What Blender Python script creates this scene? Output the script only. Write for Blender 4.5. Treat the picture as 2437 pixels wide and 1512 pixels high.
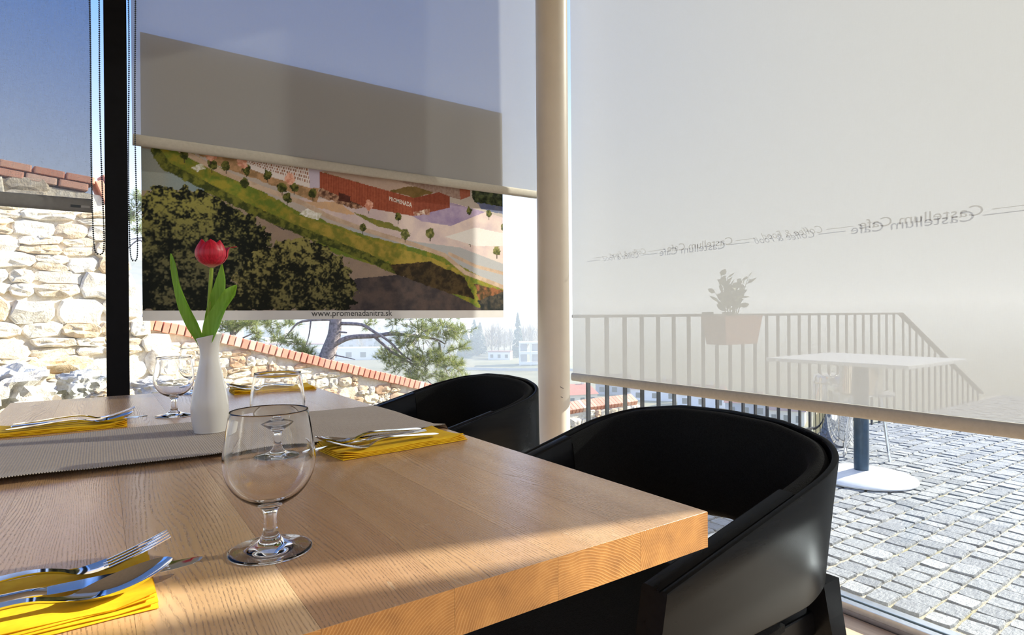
import bpy, bmesh, math, random
import numpy as np
from mathutils import Vector, Matrix

for o in list(bpy.data.objects):
    bpy.data.objects.remove(o, do_unlink=True)
SC = bpy.context.scene
COL = SC.collection
PI = math.pi
sin, cos = math.sin, math.cos

# ------------------------------------------------------------------ camera
FPX, YAW, PITCH, ROLL = 1417.65, 0.6055, 0.003, -0.0074
CAM = Vector((0, 0, 1.0))
_F = Vector((sin(YAW) * cos(PITCH), cos(YAW) * cos(PITCH), -sin(PITCH)))
_R0 = Vector((cos(YAW), -sin(YAW), 0))
_U0 = _R0.cross(_F)
_R = _R0 * cos(ROLL) + _U0 * sin(ROLL)
_U = _U0 * cos(ROLL) - _R0 * sin(ROLL)
cd = bpy.data.cameras.new('camera')
cam = bpy.data.objects.new('camera', cd)
COL.objects.link(cam)
m = Matrix((_R, _U, -_F)).transposed().to_4x4()
m.translation = CAM
cam.matrix_world = m
cd.sensor_width = 36.0
cd.lens = 36.0 * FPX / 2437.0
cd.clip_start = 0.02
cd.clip_end = 6000
SC.camera = cam

# ------------------------------------------------------------------ light
SUN_DIR = Vector((1.0, -0.25, 0.0)).normalized() * cos(math.radians(26)) + Vector((0, 0, sin(math.radians(26))))
sl = bpy.data.lights.new('sun', 'SUN')
sl.energy = 8.5
sl.angle = math.radians(0.9)
sl.color = (1.0, 0.93, 0.82)
so = bpy.data.objects.new('sun', sl)
COL.objects.link(so)
so.rotation_euler = SUN_DIR.to_track_quat('Z', 'Y').to_euler()

W = bpy.data.worlds.new('sky')
SC.world = W
W.use_nodes = True
nt = W.node_tree
nt.nodes.clear()
def wn(t, **k):
    n = nt.nodes.new(t)
    for a, b in k.items(): setattr(n, a, b)
    return n
tc = wn('ShaderNodeTexCoord')
sep = wn('ShaderNodeSeparateXYZ'); nt.links.new(tc.outputs['Generated'], sep.inputs[0])
mr = wn('ShaderNodeMapRange', interpolation_type='SMOOTHSTEP')
nt.links.new(sep.outputs['Z'], mr.inputs['Value'])
mr.inputs['From Min'].default_value = -0.02; mr.inputs['From Max'].default_value = 0.48
ramp = wn('ShaderNodeMix', data_type='RGBA')
nt.links.new(mr.outputs[0], ramp.inputs['Factor'])
ramp.inputs['A'].default_value = (1.0, 1.03, 1.08, 1)
ramp.inputs['B'].default_value = (0.13, 0.34, 0.98, 1)
dot = wn('ShaderNodeVectorMath', operation='DOT_PRODUCT')
nt.links.new(tc.outputs['Generated'], dot.inputs[0]); dot.inputs[1].default_value = SUN_DIR
mr2 = wn('ShaderNodeMapRange', interpolation_type='SMOOTHSTEP')
nt.links.new(dot.outputs['Value'], mr2.inputs['Value'])
mr2.inputs['From Min'].default_value = 0.30; mr2.inputs['From Max'].default_value = 1.0
mx2 = wn('ShaderNodeMix', data_type='RGBA')
nt.links.new(mr2.outputs[0], mx2.inputs['Factor'])
nt.links.new(ramp.outputs['Result'], mx2.inputs['A'])
mx2.inputs['B'].default_value = (0.98, 0.97, 0.95, 1)
bg = wn('ShaderNodeBackground'); bg.inputs['Strength'].default_value = 1.0
nt.links.new(mx2.outputs['Result'], bg.inputs['Color'])
wo = wn('ShaderNodeOutputWorld'); nt.links.new(bg.outputs[0], wo.inputs['Surface'])

SC.view_settings.view_transform = 'Standard'
SC.view_settings.look = 'None'
SC.view_settings.exposure = 0.65
SC.view_settings.gamma = 1.0
SC.view_settings.use_curve_mapping = False
SC.cycles.max_bounces = 12
SC.cycles.diffuse_bounces = 4
SC.cycles.glossy_bounces = 4
SC.cycles.transmission_bounces = 12
SC.cycles.transparent_max_bounces = 24
SC.cycles.volume_bounces = 1
SC.cycles.sample_clamp_indirect = 6.0

# ------------------------------------------------------------------ helpers
def at(px, py, depth):
    """world point seen at a photo pixel, at a given distance along the view axis"""
    return CAM + (_F + _R * ((px - 1218.5) / FPX) - _U * ((py - 756) / FPX)) * depth

def mesh(name, verts, faces, smooth=False):
    me = bpy.data.meshes.new(name)
    me.from_pydata([tuple(v) for v in verts], [], faces)
    if smooth:
        me.polygons.foreach_set('use_smooth', [True] * len(me.polygons))
    me.update()
    return me

def obj(name, me, mat=None, parent=None, loc=None, rot=None):
    o = bpy.data.objects.new(name, me)
    COL.objects.link(o)
    if mat is not None and me is not None and len(me.materials) == 0:
        for x in (mat if isinstance(mat, (list, tuple)) else [mat]):
            me.materials.append(x)
    if parent is not None: o.parent = parent
    if loc is not None: o.location = loc
    if rot is not None: o.rotation_euler = rot
    return o

def tag(o, label=None, cat=None, group=None, kind=None):
    if label: o['label'] = label
    if cat: o['category'] = cat
    if group: o['group'] = group
    if kind: o['kind'] = kind
    return o

def thing(name, label, cat, loc=(0, 0, 0), rz=0, group=None, kind=None):
    o = bpy.data.objects.new(name, None)
    COL.objects.link(o)
    o.empty_display_size = 0.1
    o.location = loc
    o.rotation_euler = (0, 0, rz)
    return tag(o, label, cat, group, kind)

class MB:
    """collects vertices and faces for one mesh"""
    def __init__(self): self.v = []; self.f = []; self.mi = []
    def add(self, vs, fs, mi=0):
        n = len(self.v)
        self.v += [tuple(x) for x in vs]
        self.f += [tuple(i + n for i in q) for q in fs]
        self.mi += [mi] * len(fs)
        return self
    def box(self, x0, x1, y0, y1, z0, z1, mi=0):
        vs = [(x, y, z) for z in (z0, z1) for y in (y0, y1) for x in (x0, x1)]
        fs = [(0, 2, 3, 1), (4, 5, 7, 6), (0, 1, 5, 4), (2, 6, 7, 3), (0, 4, 6, 2), (1, 3, 7, 5)]
        return self.add(vs, fs, mi)
    def bbox(self, x0, x1, y0, y1, z0, z1, b, mi=0):
        """box with chamfered edges"""
        bm = bmesh.new()
        bmesh.ops.create_cube(bm, size=1)
        for v in bm.verts:
            v.co = Vector(((x0 + x1) / 2 + v.co.x * (x1 - x0), (y0 + y1) / 2 + v.co.y * (y1 - y0), (z0 + z1) / 2 + v.co.z * (z1 - z0)))
        bmesh.ops.bevel(bm, geom=bm.edges[:], offset=b, segments=2, affect='EDGES', profile=0.6)
        bm.verts.index_update()
        self.add([v.co[:] for v in bm.verts], [tuple(v.index for v in f.verts) for f in bm.faces], mi)
        bm.free()
        return self
    def lathe(self, prof, n=32, c=(0, 0, 0), closed=False, mi=0):
        vs, fs = [], []
        for (r, z) in prof:
            for i in range(n):
                a = 2 * PI * i / n
                vs.append((c[0] + r * cos(a), c[1] + r * sin(a), c[2] + z))
        k = len(prof)
        for j in range(k - 1 if not closed else k):
            j2 = (j + 1) % k
            for i in range(n):
                fs.append((j * n + i, j * n + (i + 1) % n, j2 * n + (i + 1) % n, j2 * n + i))
        if not closed:
            fs.append(tuple(range(n - 1, -1, -1)))
            fs.append(tuple((k - 1) * n + i for i in range(n)))
        return self.add(vs, fs, mi)
    def tube(self, pts, rad, n=8, mi=0, cap=True):
        pts = [Vector(p) for p in pts]
        if not isinstance(rad, (list, tuple)): rad = [rad] * len(pts)
        vs, fs = [], []
        prev = None
        for i, p in enumerate(pts):
            t = (pts[min(i + 1, len(pts) - 1)] - pts[max(i - 1, 0)]).normalized()
            if prev is None:
                a = t.orthogonal().normalized()
            else:
                a = (prev - t * prev.dot(t))
                a = a.normalized() if a.length > 1e-6 else t.orthogonal().normalized()
            prev = a
            b = t.cross(a)
            for k in range(n):
                q = 2 * PI * k / n
                vs.append(p + (a * cos(q) + b * sin(q)) * rad[i])
        for i in range(len(pts) - 1):
            for k in range(n):
                fs.append((i * n + k, i * n + (k + 1) % n, (i + 1) * n + (k + 1) % n, (i + 1) * n + k))
        if cap:
            fs.append(tuple(range(n - 1, -1, -1)))
            fs.append(tuple((len(pts) - 1) * n + k for k in range(n)))
        return self.add(vs, fs, mi)
    def grid(self, fn, nu, nv, mi=0, flip=False):
        """fn(u, v) -> point, u and v in 0..1"""
        vs = [fn(i / nu, j / nv) for j in range(nv + 1) for i in range(nu + 1)]
        fs = []
        for j in range(nv):
            for i in range(nu):
                q = (j * (nu + 1) + i, j * (nu + 1) + i + 1, (j + 1) * (nu + 1) + i + 1, (j + 1) * (nu + 1) + i)
                fs.append(q[::-1] if flip else q)
        return self.add(vs, fs, mi)
    def loft(self, rings, closed=True, cap=True, mi=0):
        n = len(rings[0])
        vs = [p for r in rings for p in r]
        fs = []
        for j in range(len(rings) - 1):
            for i in range(n if closed else n - 1):
                i2 = (i + 1) % n
                fs.append((j * n + i, j * n + i2, (j + 1) * n + i2, (j + 1) * n + i))
        if cap:
            fs.append(tuple(range(n - 1, -1, -1)))
            fs.append(tuple((len(rings) - 1) * n + i for i in range(n)))
        return self.add(vs, fs, mi)
    def me(self, name, smooth=False, angle=None):
        me = mesh(name, self.v, self.f, smooth or angle is not None)
        if any(self.mi): me.polygons.foreach_set('material_index', self.mi)
        if angle is not None:
            me.set_sharp_from_angle(angle=math.radians(angle))
        return me
    def build(self, name, mat, parent=None, smooth=False, angle=None, loc=None, rot=None):
        return obj(name, self.me(name, smooth, angle), mat, parent, loc, rot)

def text_mesh(s, size, shear=0.0, offset=0.0, align='LEFT', res=4, space=1.0):
    cu = bpy.data.curves.new('lettering', 'FONT')
    cu.body = s; cu.size = size; cu.shear = shear; cu.offset = offset
    cu.align_x = align; cu.resolution_u = res; cu.space_character = space
    o = bpy.data.objects.new('lettering', cu)
    COL.objects.link(o)
    bpy.context.view_layer.update()
    me = bpy.data.meshes.new_from_object(o)
    bpy.data.objects.remove(o, do_unlink=True)
    bpy.data.curves.remove(cu)
    co = np.empty(len(me.vertices) * 3); me.vertices.foreach_get('co', co)
    co = co.reshape(-1, 3)
    return me, co

def set_co(me, co):
    me.vertices.foreach_set('co', np.ascontiguousarray(co, dtype=np.float64).ravel())
    me.update()

def s2l(c):
    return tuple(((x / 255.0) / 12.92 if x / 255.0 < 0.04045 else ((x / 255.0 + 0.055) / 1.055) ** 2.4) for x in c[:3]) + (1.0,)

# ------------------------------------------------------------------ materials
class M:
    def __init__(self, name):
        self.m = bpy.data.materials.new(name)
        self.m.use_nodes = True
        self.t = self.m.node_tree
        self.t.nodes.clear()
        self.out = self.n('ShaderNodeOutputMaterial')
    def n(self, typ, ins=None, **k):
        x = self.t.nodes.new(typ)
        for a, b in k.items(): setattr(x, a, b)
        for a, b in (ins or {}).items():
            self.set(x.inputs[a], b)
        return x
    def set(self, sock, v):
        if hasattr(v, 'links') or isinstance(v, bpy.types.NodeSocket): self.t.links.new(v, sock)
        else: sock.default_value = v
    def coords(self, kind='Object', scale=(1, 1, 1), rot=(0, 0, 0), loc=None):
        c = self.n('ShaderNodeTexCoord')
        mp = self.n('ShaderNodeMapping', {'Vector': c.outputs[kind], 'Scale': scale, 'Rotation': rot})
        if loc is not None: self.set(mp.inputs['Location'], loc)
        return mp.outputs[0]
    def noise(self, vec, scale=5, detail=4, rough=0.55, dist=0.0):
        return self.n('ShaderNodeTexNoise', {'Vector': vec, 'Scale': scale, 'Detail': detail, 'Roughness': rough, 'Distortion': dist}).outputs['Fac']
    def ramp(self, fac, stops, interp='LINEAR'):
        r = self.n('ShaderNodeValToRGB', {'Fac': fac})
        cr = r.color_ramp; cr.interpolation = interp
        while len(cr.elements) < len(stops): cr.elements.new(0.5)
        for e, (p, c) in zip(cr.elements, stops):
            e.position = p; e.color = c if len(c) == 4 else tuple(c) + (1,)
        return r.outputs['Color']
    def mix(self, f, a, b, blend='MIX'):
        x = self.n('ShaderNodeMix', data_type='RGBA', blend_type=blend)
        self.set(x.inputs['Factor'], f); self.set(x.inputs['A'], a); self.set(x.inputs['B'], b)
        return x.outputs['Result']
    def math(self, op, a, b=0.0, c=None):
        x = self.n('ShaderNodeMath', operation=op)
        self.set(x.inputs[0], a); self.set(x.inputs[1], b)
        if c is not None: self.set(x.inputs[2], c)
        return x.outputs[0]
    def bump(self, h, strength=0.3, dist=0.01):
        return self.n('ShaderNodeBump', {'Height': h, 'Strength': strength, 'Distance': dist}).outputs[0]
    def rnd(self):
        return self.n('ShaderNodeObjectInfo').outputs['Random']
    def pbr(self, color, rough=0.5, metal=0.0, normal=None, **k):
        b = self.n('ShaderNodeBsdfPrincipled', {'Base Color': color, 'Roughness': rough, 'Metallic': metal})
        if normal is not None: self.set(b.inputs['Normal'], normal)
        for a, v in k.items(): self.set(b.inputs[a.replace('_', ' ')], v)
        self.t.links.new(b.outputs[0], self.out.inputs['Surface'])
        return self.m
    def surf(self, s):
        self.t.links.new(s, self.out.inputs['Surface'])
        return self.m
    def mixs(self, f, a, b):
        x = self.n('ShaderNodeMixShader')
        self.set(x.inputs[0], f); self.t.links.new(a, x.inputs[1]); self.t.links.new(b, x.inputs[2])
        return x.outputs[0]

def plain(name, c, rough=0.5, metal=0.0, var=0.08, scale=30, bump=0.0, **k):
    """plain coloured material with a little noise in tone"""
    q = M(name)
    v = q.coords('Object')
    nz = q.noise(v, scale, 3)
    c = tuple(c[:3])
    lo = tuple(max(0, x * (1 - var)) for x in c) + (1,); hi = tuple(min(1, x * (1 + var)) for x in c) + (1,)
    col = q.ramp(nz, [(0.3, lo), (0.7, hi)])
    nm = q.bump(nz, bump, 0.004) if bump else None
    return q.pbr(col, rough, metal, nm, **k)

MT = {}
def oak():
    q = M('oak_top')
    rnd = q.rnd()
    off = q.n('ShaderNodeCombineXYZ', {'X': q.math('MULTIPLY', rnd, 7.3), 'Y': q.math('MULTIPLY', rnd, 31.0), 'Z': q.math('MULTIPLY', rnd, 3.0)}).outputs[0]
    warp = q.noise(q.coords('Object', (7, 0.9, 5), loc=off), 1.0, 3, 0.45)
    fine = q.noise(q.coords('Object', (60, 5, 10), loc=off), 1.0, 2, 0.5)
    sp = q.n('ShaderNodeSeparateXYZ', {'Vector': q.coords('Object', (1, 1, 1), loc=off)})
    # growth lines along the plank, bent into long arches
    ph = q.math('ADD', q.math('MULTIPLY', sp.outputs['X'], 1750.0), q.math('ADD', q.math('MULTIPLY', warp, 240.0), q.math('MULTIPLY', fine, 9.0)))
    line = q.math('POWER', q.math('MULTIPLY_ADD', q.math('SINE', ph), 0.5, 0.5), 3.0)
    dash = q.ramp(q.noise(q.coords('Object', (900, 150, 60), loc=off), 1.0, 2, 0.5), [(0.42, (0, 0, 0, 1)), (0.56, (1, 1, 1, 1))])
    area = q.ramp(q.noise(q.coords('Object', (22, 2.4, 4), loc=off), 1.0, 2, 0.5), [(0.3, (0.25, 0.25, 0.25, 1)), (0.6, (1, 1, 1, 1))])
    pore = q.math('MULTIPLY', q.math('MULTIPLY', line, dash), area)
    broad = q.noise(q.coords('Object', (16, 1.0, 4), loc=off), 1.0, 3, 0.6)
    col = q.ramp(broad, [(0.25, s2l((194, 164, 130))), (0.5, s2l((214, 187, 155))), (0.75, s2l((230, 207, 176)))])
    tone = q.ramp(rnd, [(0.0, s2l((204, 176, 156))), (0.3, s2l((255, 242, 218))), (0.6, s2l((214, 188, 164))), (1.0, s2l((250, 230, 204)))])
    col = q.mix(0.85, col, tone, 'MULTIPLY')
    col = q.mix(q.math('MULTIPLY', line, 0.10), col, s2l((140, 104, 70)))
    col = q.mix(q.math('MULTIPLY', pore, 0.62), col, s2l((84, 64, 48)))
    fl = q.ramp(q.noise(q.coords('Object', (60, 22, 60), loc=off), 1.0, 2, 0.6, 1.2), [(0.70, (0, 0, 0, 1)), (0.74, (1, 1, 1, 1))])
    col = q.mix(q.math('MULTIPLY', fl, 0.22), col, s2l((240, 220, 188)))
    nm = q.bump(q.math('MULTIPLY', pore, -1.0), 0.15, 0.001)
    return q.pbr(col, q.math('MULTIPLY_ADD', pore, 0.15, 0.235), 0, nm, Specular_IOR_Level=0.6)

def oak_end():
    q = M('oak_end_grain')
    rnd = q.rnd()
    off = q.n('ShaderNodeCombineXYZ', {'X': q.math('MULTIPLY_ADD', rnd, 0.16, -0.08), 'Y': 0.0, 'Z': q.math('MULTIPLY_ADD', rnd, 0.10, 0.06)}).outputs[0]
    v = q.coords('Object', (1, 0.0, 1), loc=off)
    wp = q.n('ShaderNodeTexNoise', {'Vector': v, 'Scale': 14, 'Detail': 2})
    wv = q.n('ShaderNodeVectorMath', {0: wp.outputs['Color'], 1: (0.02, 0, 0.02)}, operation='MULTIPLY').outputs[0]
    vv = q.n('ShaderNodeVectorMath', {0: v, 1: wv}, operation='ADD').outputs[0]
    ln = q.n('ShaderNodeVectorMath', {0: vv}, operation='LENGTH').outputs['Value']
    ring = q.math('SINE', q.math('MULTIPLY', ln, 2100.0))
    ring = q.math('MULTIPLY_ADD', ring, 0.5, 0.5)
    ring = q.math('POWER', ring, 3.0)
    nz = q.noise(v, 30, 4)
    fine = q.noise(q.coords('Object', (1, 0, 1)), 900, 2)
    col = q.ramp(nz, [(0.25, s2l((150, 98, 44))), (0.55, s2l((192, 132, 64))), (0.8, s2l((214, 156, 84)))])
    col = q.mix(q.math('MULTIPLY', ring, 0.42), col, s2l((226, 178, 112)))
    col = q.mix(q.math('MULTIPLY', q.ramp(fine, [(0.55, (0, 0, 0, 1)), (0.75, (1, 1, 1, 1))]), 0.3), col, s2l((110, 66, 28)))
    return q.pbr(col, 0.5, 0, q.bump(ring, 0.15, 0.001))

def wood_floor():
    q = M('pale_floor_wood')
    rnd = q.rnd()
    off = q.n('ShaderNodeCombineXYZ', {'X': q.math('MULTIPLY', rnd, 9.0), 'Y': q.math('MULTIPLY', rnd, 17.0)}).outputs[0]
    nz = q.noise(q.coords('Object', (30, 2, 1), loc=off), 1.0, 4, 0.6)
    col = q.ramp(nz, [(0.3, s2l((196, 168, 138))), (0.6, s2l((226, 202, 174))), (0.8, s2l((236, 216, 190)))])
    col = q.mix(0.25, col, q.ramp(rnd, [(0, s2l((200, 170, 140))), (1, s2l((240, 220, 196)))]), 'MULTIPLY')
    return q.pbr(col, 0.4)

def blind_fabric(name, tint, see, trans, refl):
    q = M(name)
    v1 = q.coords('Object', (60, 60, 900))
    v2 = q.coords('Object', (700, 700, 40))
    w = q.math('ADD', q.noise(v1, 1.0, 2), q.noise(v2, 1.0, 2))
    w = q.math('MULTIPLY', w, 0.5)
    f = q.n('ShaderNodeMapRange', {'Value': w, 'From Min': 0.3, 'From Max': 0.7, 'To Min': see * 0.9, 'To Max': see * 1.1}).outputs[0]
    cr = tuple(x * refl for x in tint) + (1,); ct = tuple(x * trans for x in tint) + (1,)
    d = q.n('ShaderNodeBsdfDiffuse', {'Color': cr}); t = q.n('ShaderNodeBsdfTranslucent', {'Color': ct})
    add = q.n('ShaderNodeAddShader'); q.t.links.new(d.outputs[0], add.inputs[0]); q.t.links.new(t.outputs[0], add.inputs[1])
    tr = q.n('ShaderNodeBsdfTransparent', {'Color': (1, 1, 1, 1)})
    return q.surf(q.mixs(f, add.outputs[0], tr.outputs[0]))

def pane_glass():
    q = M('window_glass')
    fc = q.n('ShaderNodeLayerWeight', {'Blend': 0.5}).outputs['Facing']
    fr = q.math('MULTIPLY_ADD', q.math('POWER', fc, 5.0), 0.45, 0.022)
    t = q.n('ShaderNodeBsdfTransparent', {'Color': (0.96, 0.985, 0.98, 1)})
    g = q.n('ShaderNodeBsdfGlossy', {'Color': (1, 1, 1, 1), 'Roughness': 0.0})
    return q.surf(q.mixs(fr, t.outputs[0], g.outputs[0]))

def clear_glass():
    q = M('clear_drinking_glass')
    g = q.n('ShaderNodeBsdfGlass', {'Color': (1, 1, 1, 1), 'Roughness': 0.0, 'IOR': 1.33})
    return q.surf(g.outputs[0])

def fabric(name, c1, c2, scale, rough=0.95, bump=0.4, sheen=0.1):
    q = M(name)
    v = q.coords('Object', (scale, scale, scale))
    ch = q.n('ShaderNodeTexVoronoi', {'Vector': v, 'Scale': 1.0}, feature='F1')
    nz = q.noise(v, 0.4, 3)
    h = q.math('SUBTRACT', 1.0, ch.outputs['Distance'])
    col = q.mix(q.math('MULTIPLY', h, nz), c1, c2)
    return q.pbr(col, rough, 0, q.bump(h, bump, 0.0015), Sheen_Weight=sheen, Specular_IOR_Level=0.2)

def runner_cloth():
    q = M('taupe_runner_cloth')
    sp = q.n('ShaderNodeSeparateXYZ', {'Vector': q.coords('Object')})
    rib = q.math('MULTIPLY_ADD', q.math('SINE', q.math('MULTIPLY', sp.outputs['X'], 1500.0)), 0.5, 0.5)
    nz = q.noise(q.coords('Object', (220, 60, 1)), 1.0, 3)
    col = q.mix(nz, s2l((150, 134, 118)), s2l((184, 168, 150)))
    col = q.mix(q.math('MULTIPLY', rib, 0.22), col, s2l((104, 92, 80)))
    return q.pbr(col, 0.9, 0, q.bump(rib, 0.5, 0.0012), Sheen_Weight=0.15)

def stone_mat(name, stops, bumpd=0.03):
    q = M(name)
    rnd = q.rnd()
    off = q.n('ShaderNodeCombineXYZ', {'X': q.math('MULTIPLY', rnd, 19.0), 'Y': q.math('MULTIPLY', rnd, 7.0)}).outputs[0]
    v = q.coords('Object', (1, 1, 1), loc=off)
    n1 = q.noise(v, 6, 6, 0.62)
    n2 = q.noise(v, 26, 6, 0.65, 0.5)
    tone = q.ramp(rnd, stops)
    dirt = q.ramp(n1, [(0.35, s2l((178, 152, 118))), (0.6, s2l((250, 246, 238)))])
    col = q.mix(0.5, tone, dirt, 'MULTIPLY')
    crack = q.ramp(n2, [(0.33, s2l((150, 128, 100))), (0.45, s2l((255, 255, 255)))])
    col = q.mix(0.45, col, crack, 'MULTIPLY')
    h = q.math('ADD', q.math('MULTIPLY', n1, 0.7), q.math('MULTIPLY', n2, 0.5))
    return q.pbr(col, 0.92, 0, q.bump(h, 0.9, bumpd))

def mats():
    MT['oak'] = oak(); MT['oak_end'] = oak_end(); MT['floor'] = wood_floor()
    MT['blind_warm'] = blind_fabric('cream_screen_fabric', (0.98, 0.985, 0.985), 0.155, 0.098, 0.31)
    MT['blind_grey'] = blind_fabric('grey_screen_fabric', (0.9, 0.96, 1.0), 0.29, 0.05, 0.085)
    MT['bar_cream'] = plain('cream_hem_cloth', (0.42, 0.385, 0.32), 0.8, var=0.06, scale=80)
    MT['bar_grey'] = plain('grey_hem_cloth', (0.20, 0.20, 0.19), 0.7, var=0.06, scale=80)
    MT['pane'] = pane_glass(); MT['glass'] = clear_glass()
    q = M('black_stained_wood')
    nz = q.noise(q.coords('Object', (12, 90, 90)), 1.0, 4)
    d = q.n('ShaderNodeBsdfDiffuse', {'Color': q.ramp(nz, [(0.3, (0.0045, 0.0045, 0.005, 1)), (0.7, (0.008, 0.0078, 0.008, 1))])})
    g = q.n('ShaderNodeBsdfGlossy', {'Color': (0.9, 0.95, 1.0, 1), 'Roughness': 0.26})
    fc = q.n('ShaderNodeLayerWeight', {'Blend': 0.5}).outputs['Facing']
    MT['black_wood'] = q.surf(q.mixs(q.math('MULTIPLY_ADD', q.math('POWER', fc, 3.0), 0.085, 0.012), d.outputs[0], g.outputs[0]))
    MT['black_cloth'] = fabric('black_upholstery', (0.003, 0.003, 0.003, 1), (0.019, 0.021, 0.021, 1), 520, sheen=0.0)
    MT['black_steel'] = plain('black_painted_steel', (0.004, 0.004, 0.005), 0.5, var=0.2, Specular_IOR_Level=0.1)
    MT['white_paint'] = plain('ivory_pillar_paint', (0.66, 0.59, 0.49), 0.42, var=0.03, scale=8)
    MT['ceiling'] = plain('brown_ceiling_boards', (0.34, 0.28, 0.22), 0.8, var=0.1, scale=12)
    MT['wall'] = plain('white_wall_plaster', (0.8, 0.79, 0.76), 0.9, var=0.03, scale=40, bump=0.1)
    MT['alu'] = plain('brushed_aluminium', (0.55, 0.58, 0.62), 0.28, 1.0, var=0.08, scale=60)
    MT['steel'] = plain('polished_steel', (0.72, 0.72, 0.73), 0.07, 1.0, var=0.02)
    MT['dark_bead'] = plain('dark_bead_plastic', (0.02, 0.03, 0.035), 0.4, var=0.2)
    MT['ceramic'] = plain('white_ceramic', (0.66, 0.64, 0.60), 0.14, var=0.02, scale=10)
    q = M('yellow_paper')
    nz = q.noise(q.coords('Object'), 60, 4)
    col = q.ramp(nz, [(0.3, s2l((240, 190, 8))), (0.7, s2l((252, 214, 30)))])
    d = q.n('ShaderNodeBsdfPrincipled', {'Base Color': col, 'Roughness': 0.85, 'Normal': q.bump(nz, 0.25, 0.002)})
    t = q.n('ShaderNodeBsdfTranslucent', {'Color': col})
    MT['paper_y'] = q.surf(q.mixs(0.25, d.outputs[0], t.outputs[0]))
    MT['runner'] = runner_cloth()
    MT['picot'] = plain('pale_picot_thread', (0.50, 0.45, 0.38), 0.9, var=0.2, scale=500)
    q = M('red_petal')
    v = q.coords('Generated')
    nz = q.noise(q.coords('Object', (300, 300, 12)), 1.0, 3)
    sp = q.n('ShaderNodeSeparateXYZ', {'Vector': v})
    col = q.ramp(nz, [(0.3, s2l((176, 14, 40))), (0.7, s2l((222, 36, 66)))])
    base = q.ramp(sp.outputs['Z'], [(0.0, (1, 1, 1, 1)), (0.13, (0, 0, 0, 1))])
    col = q.mix(q.math('MULTIPLY', base, 0.75), col, s2l((228, 196, 170)))
    d = q.n('ShaderNodeBsdfPrincipled', {'Base Color': col, 'Roughness': 0.42, 'Normal': q.bump(nz, 0.2, 0.001)})
    t = q.n('ShaderNodeBsdfTranslucent', {'Color': col})
    MT['petal'] = q.surf(q.mixs(0.3, d.outputs[0], t.outputs[0]))
    for nm, a, b in (('leaf', (128, 174, 40), (150, 194, 66)), ('stem', (150, 176, 52), (178, 200, 84))):
        q = M('tulip_' + nm)
        nz = q.noise(q.coords('Object', (260, 260, 10)), 1.0, 3)
        col = q.ramp(nz, [(0.3, s2l(a)), (0.7, s2l(b))])
        d = q.n('ShaderNodeBsdfPrincipled', {'Base Color': col, 'Roughness': 0.45})
        t = q.n('ShaderNodeBsdfTranslucent', {'Color': col})
        MT[nm] = q.surf(q.mixs(0.45, d.outputs[0], t.outputs[0]))
    MT['stone_big'] = stone_mat('pale_ruin_stone', [(0.0, s2l((244, 238, 226))), (0.35, s2l((250, 246, 236))), (0.7, s2l((236, 224, 204))), (0.9, s2l((226, 206, 178))), (1.0, s2l((216, 216, 212)))], 0.035)
    MT['stone_small'] = stone_mat('pale_rubble_stone', [(0.0, s2l((246, 240, 228))), (0.5, s2l((248, 238, 220))), (0.75, s2l((236, 214, 184))), (0.9, s2l((226, 190, 160))), (1.0, s2l((240, 238, 232)))], 0.015)
    MT['rock'] = stone_mat('grey_foot_rock', [(0.0, s2l((206, 210, 212))), (0.5, s2l((226, 224, 220))), (1.0, s2l((222, 196, 156)))], 0.05)
    q = M('lime_mortar')
    nz = q.noise(q.coords('Object'), 18, 6, 0.65)
    MT['mortar'] = q.pbr(q.ramp(nz, [(0.3, s2l((224, 208, 182))), (0.7, s2l((250, 242, 228)))]), 0.95, 0, q.bump(nz, 0.8, 0.03))
    q = M('red_brick')
    rnd = q.rnd()
    nz = q.noise(q.coords('Object'), 40, 5, 0.65)
    col = q.ramp(rnd, [(0.0, s2l((212, 120, 86))), (0.4, s2l((226, 138, 104))), (0.8, s2l((234, 160, 128))), (1.0, s2l((240, 214, 194)))])
    col = q.mix(q.ramp(nz, [(0.47, (0, 0, 0, 1)), (0.62, (0.75, 0.75, 0.75, 1))]), col, s2l((246, 228, 212)))
    MT['brick'] = q.pbr(col, 0.9, 0, q.bump(nz, 0.5, 0.01))
    q = M('grey_cobble_stone')
    rnd = q.rnd()
    off = q.n('ShaderNodeCombineXYZ', {'X': q.math('MULTIPLY', rnd, 19.0)}).outputs[0]
    n1 = q.noise(q.coords('Object', (22, 95, 22), rot=(0, 0, 0.4), loc=off), 1.0, 5, 0.65)
    n2 = q.noise(q.coords('Object', loc=off), 45, 4)
    geo = q.n('ShaderNodeNewGeometry').outputs['Random Per Island']
    r2 = q.math('FRACT', q.math('ADD', rnd, geo))
    col = q.ramp(r2, [(0.0, s2l((122, 127, 134))), (0.5, s2l((142, 146, 151))), (1.0, s2l((162, 164, 166)))])
    col = q.mix(0.5, col, q.ramp(n1, [(0.3, s2l((160, 164, 170))), (0.6, s2l((250, 250, 250)))]), 'MULTIPLY')
    MT['cobble'] = q.pbr(col, 0.75, 0, q.bump(q.math('ADD', n1, n2), 0.7, 0.008))
    q = M('sandy_joint_gravel')
    nz = q.noise(q.coords('Object'), 160, 5, 0.7)
    n2 = q.noise(q.coords('Object'), 3, 3)
    col = q.ramp(nz, [(0.3, s2l((130, 122, 106))), (0.5, s2l((190, 182, 164))), (0.7, s2l((222, 216, 202)))])
    col = q.mix(q.ramp(n2, [(0.55, (0, 0, 0, 1)), (0.7, (0.6, 0.6, 0.6, 1))]), col, s2l((150, 142, 84)))
    MT['gravel'] = q.pbr(col, 0.95, 0, q.bump(nz, 0.8, 0.01))
    MT['bark'] = plain('grey_pine_bark', s2l((150, 138, 138)), 0.95, var=0.45, scale=22, bump=0.8)
    q = M('pine_needle')
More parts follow.
